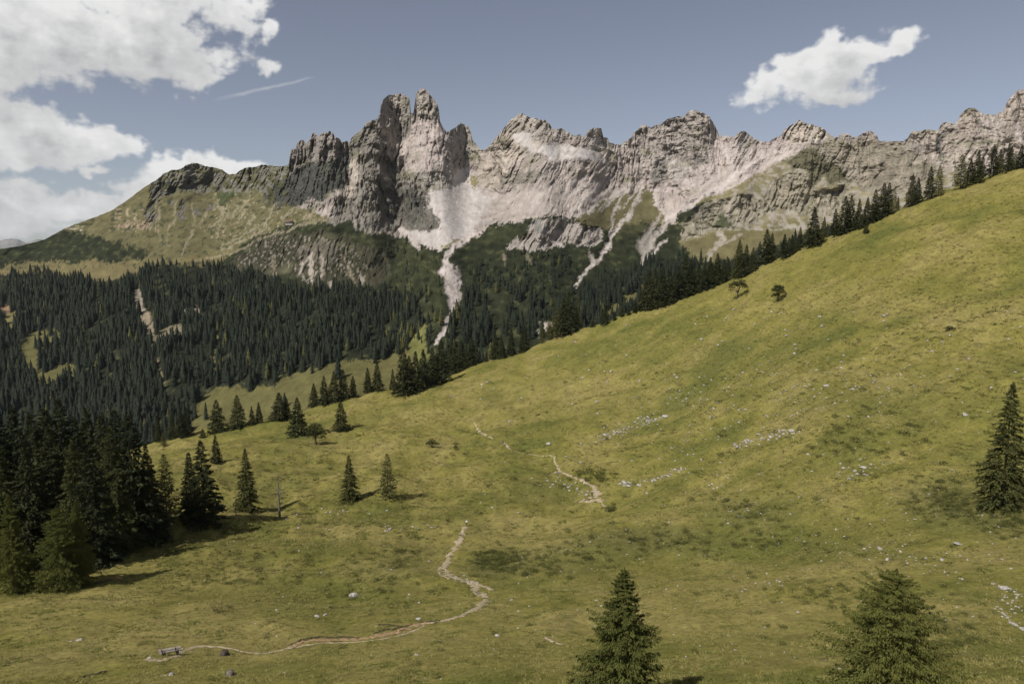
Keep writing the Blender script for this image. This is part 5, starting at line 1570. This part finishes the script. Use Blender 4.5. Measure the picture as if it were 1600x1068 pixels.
def person(u, v, h, top, legs, hair, label, face, pack=None, stride=.22, skin=(.50, .33, .25)):
    """a walker: one skinned body, clothes as colour zones; face = heading in degrees (0 = away from us)"""
    X, Y, Z = hit([u], [v])
    vs = [(0, 0, .95), (0, 0, 1.12), (0, .01, 1.32), (0, 0, 1.47), (0, .01, 1.54), (0, .02, 1.66),
          (.17, 0, 1.41), (.23, -.06, 1.15), (.22, .10, .93), (-.17, 0, 1.41), (-.23, .06, 1.15), (-.22, .20, .95),
          (.09, 0, .90), (.10, stride * .7, .50), (.10, stride * .5, .09), (.11, stride * .5 + .16, .04),
          (-.09, 0, .90), (-.10, -stride * .2, .49), (-.10, -stride, .10), (-.11, -stride + .15, .04), (0, .03, 1.73)]
    es = [(0, 1), (1, 2), (2, 3), (3, 4), (4, 5), (5, 20), (2, 6), (6, 7), (7, 8), (2, 9), (9, 10), (10, 11), (0, 12), (12, 13), (13, 14), (14, 15), (0, 16), (16, 17), (17, 18), (18, 19)]
    rad = [.135, .125, .145, .06, .065, .095, .07, .048, .04, .07, .048, .04, .095, .065, .045, .04, .095, .065, .045, .04, .05]
    me = bpy.data.meshes.new('body')
    me.from_pydata(vs, es, [])
    ob = bpy.data.objects.new('tmp', me); COL.objects.link(ob)
    md = ob.modifiers.new('skin', 'SKIN')
    for k, rr in enumerate(rad):
        sv = me.skin_vertices[0].data[k]; sv.radius = (rr, rr * (.8 if k in (1, 2) else 1.0)); sv.use_root = (k == 0)
    ob.modifiers.new('sub', 'SUBSURF').levels = 1
    ob.modifiers['sub'].render_levels = 1
    dg = bpy.context.evaluated_depsgraph_get()
    body = bpy.data.meshes.new_from_object(ob.evaluated_get(dg))
    bpy.data.objects.remove(ob)
    body.materials.clear()
    def cm(nm, c): return plain_mat(nm, tuple(q * .85 for q in c), tuple(min(q * 1.1, .9) for q in c), 9.0)
    for nm, c in (('shirt', top), ('trousers', legs), ('skin', skin), ('hair', hair), ('boots', (.04, .033, .028))):
        body.materials.append(cm(nm + '_cloth', c))
    for p in body.polygons:
        c = p.center
        z = c.z
        i = 0
        if z < .12: i = 4
        elif z < .98 and abs(c.x) < .185: i = 1
        elif z > 1.50: i = 3 if (z > 1.66 or c.y < .02) else 2
        elif abs(c.x) > .18 and z < 1.02: i = 2
        p.material_index = i
        p.use_smooth = True
    s = h / 1.76
    root = obj('person', None, loc=(X[0], Y[0], Z[0] + .05), rot=(0, 0, math.radians(-face)), scale=(s, s, s))
    tag(root, label, 'person')
    obj('body', body, root)
    if pack:
        part('backpack', box(0, -.20, 1.24, .29, .17, .42, .05), cm('backpack_cloth', pack), root)
person(729, 822, 1.78, (.72, .72, .74), (.03, .03, .04), (.05, .035, .02), 'walker in white top and dark trousers on the path', 8)
person(925, 779, 1.8, (.03, .03, .035), (.03, .03, .04), (.03, .02, .015), 'walker all in dark clothes beside the bare trampled patch', 150, (.06, .05, .05))
person(915, 754, 1.75, (.07, .03, .035), (.05, .05, .06), (.03, .02, .015), 'walker in dark red top on the upper path', 165)
person(786, 697, 1.78, (.035, .035, .05), (.33, .33, .38), (.03, .02, .015), 'walker in dark top and pale trousers far up the slope', 140, (.05, .05, .07))

def mountain_hut():
    d = np.hypot(MG['u'] - 452.5, MG['v'] - 351.5)
    k = np.unravel_index(np.argmin(d), d.shape)
    x, y, z = MG['x'][k], MG['y'][k] - 4, MG['z'][k]
    root = obj('mountain_hut', None, loc=(x, y, z - 1.0), rot=(0, 0, math.radians(8)))
    tag(root, 'small mountain hut with reddish roof on the ledge under the left crags', 'hut')
    wall = plain_mat('hut_plaster', (.30, .28, .25), (.42, .39, .35), 2.0)
    roofm = plain_mat('hut_roof', (.13, .08, .065), (.19, .12, .10), 2.0)
    dark = plain_mat('hut_window', (.03, .03, .035), (.05, .05, .055), 2.0, rough=.3)
    part('wall', box(0, 0, 2.0, 13.0, 8.0, 6.0, .05), wall, root)
    V = [(-7.2, -4.9, 4.7), (7.2, -4.9, 4.7), (7.2, 4.9, 4.7), (-7.2, 4.9, 4.7), (-7.2, 0, 8.3), (7.2, 0, 8.3)]
    me = mesh_np('roof', V, [np.array([(0, 1, 5, 4), (2, 3, 4, 5), (3, 2, 1, 0)]), np.array([(1, 2, 5), (3, 0, 4)])])
    rf = part('roof', me, roofm, root)
    part('chimney', box(3.2, 1.2, 8.2, .9, .9, 1.8, .05), wall, rf)
    for k in range(5):
        part('window', box(-4.8 + 2.4 * k, -4.02, 2.9, 1.0, .12, 1.3, .02), dark, root)
mountain_hut()

# ------------------------------------------------------------------ far ranges, valley sheet and the air between
def far_hills():
    m = plain_mat('far_range', (.13, .13, .13), (.23, .22, .21), .002)
    for (yy, prof, seed) in ((9000.0, [(-500, 392), (-260, 376), (-120, 384), (-60, 376), (-10, 379), (8, 374), (20, 372.5), (30, 374), (42, 380), (56, 374), (66, 373.5), (90, 380), (140, 392)], 3),
                             (12500.0, [(-520, 380), (-300, 388), (-100, 380), (40, 384), (200, 386), (500, 396)], 5)):
        uu = np.linspace(prof[0][0], prof[-1][0], 240)
        vv = np.interp(uu, [p[0] for p in prof], [p[1] for p in prof]) + .9 * fbm(uu / 14, 0 * uu, float(seed), 3)
        a, e = ray(uu, vv)
        rows = []
        for (dy, f) in ((-2600, 0.0), (-1900, .16), (-1200, .45), (-600, .72), (-250, .9), (0, 1.0), (900, .55), (2200, .0)):
            y = yy + dy
            zt = e * yy
            z = -380 + (zt + 380) * f + (60 * fbm(uu / 20, dy / 300.0 + 0 * uu, 2.0, 3) if 0 < f < 1 else 0)
            rows.append(np.stack([a * y, np.full_like(a, y), z], 1))
        V = np.stack(rows).reshape(-1, 3)
        o = obj('far_hills', mesh_np('far_hills', V, grid_faces(len(rows), len(uu)), (m,), True))
        tag(o, 'hazy distant mountain range', kind='structure')
far_hills()
gm = plain_mat('valley_ground', (.06, .065, .028), (.11, .105, .045), .004)
V = [(-30000, -6000, -390), (30000, -6000, -390), (30000, 40000, -390), (-30000, 40000, -390)]
tag(obj('ground', mesh_np('ground', V, np.array([(0, 1, 2, 3)]), (gm,))), 'valley floor reaching to the horizon', kind='structure')

def haze():
    m = bpy.data.materials.new('haze_air')
    m.use_nodes = True
    t = m.node_tree
    t.nodes.clear()
    out = t.nodes.new('ShaderNodeOutputMaterial')
    pv = t.nodes.new('ShaderNodeVolumePrincipled')
    pv.inputs['Color'].default_value = (.80, .86, .95, 1)
    pv.inputs['Density'].default_value = HAZE
    pv.inputs['Anisotropy'].default_value = .1
    t.links.new(pv.outputs[0], out.inputs['Volume'])
    me = box(0, 0, 0, 60100, 46100, 1, 0)
    co = np.array([v.co for v in me.vertices])
    co[:, 1] += 17000
    co[:, 2] = np.where(co[:, 2] > 0, 640.0, -391.5)
    me.vertices.foreach_set('co', co.astype(np.float32).ravel())
    me.materials.append(m)
    o = obj('haze', me)
    tag(o, 'thin blue haze between the meadow and the mountains', kind='stuff')
HAZE = 1.5e-5
haze()
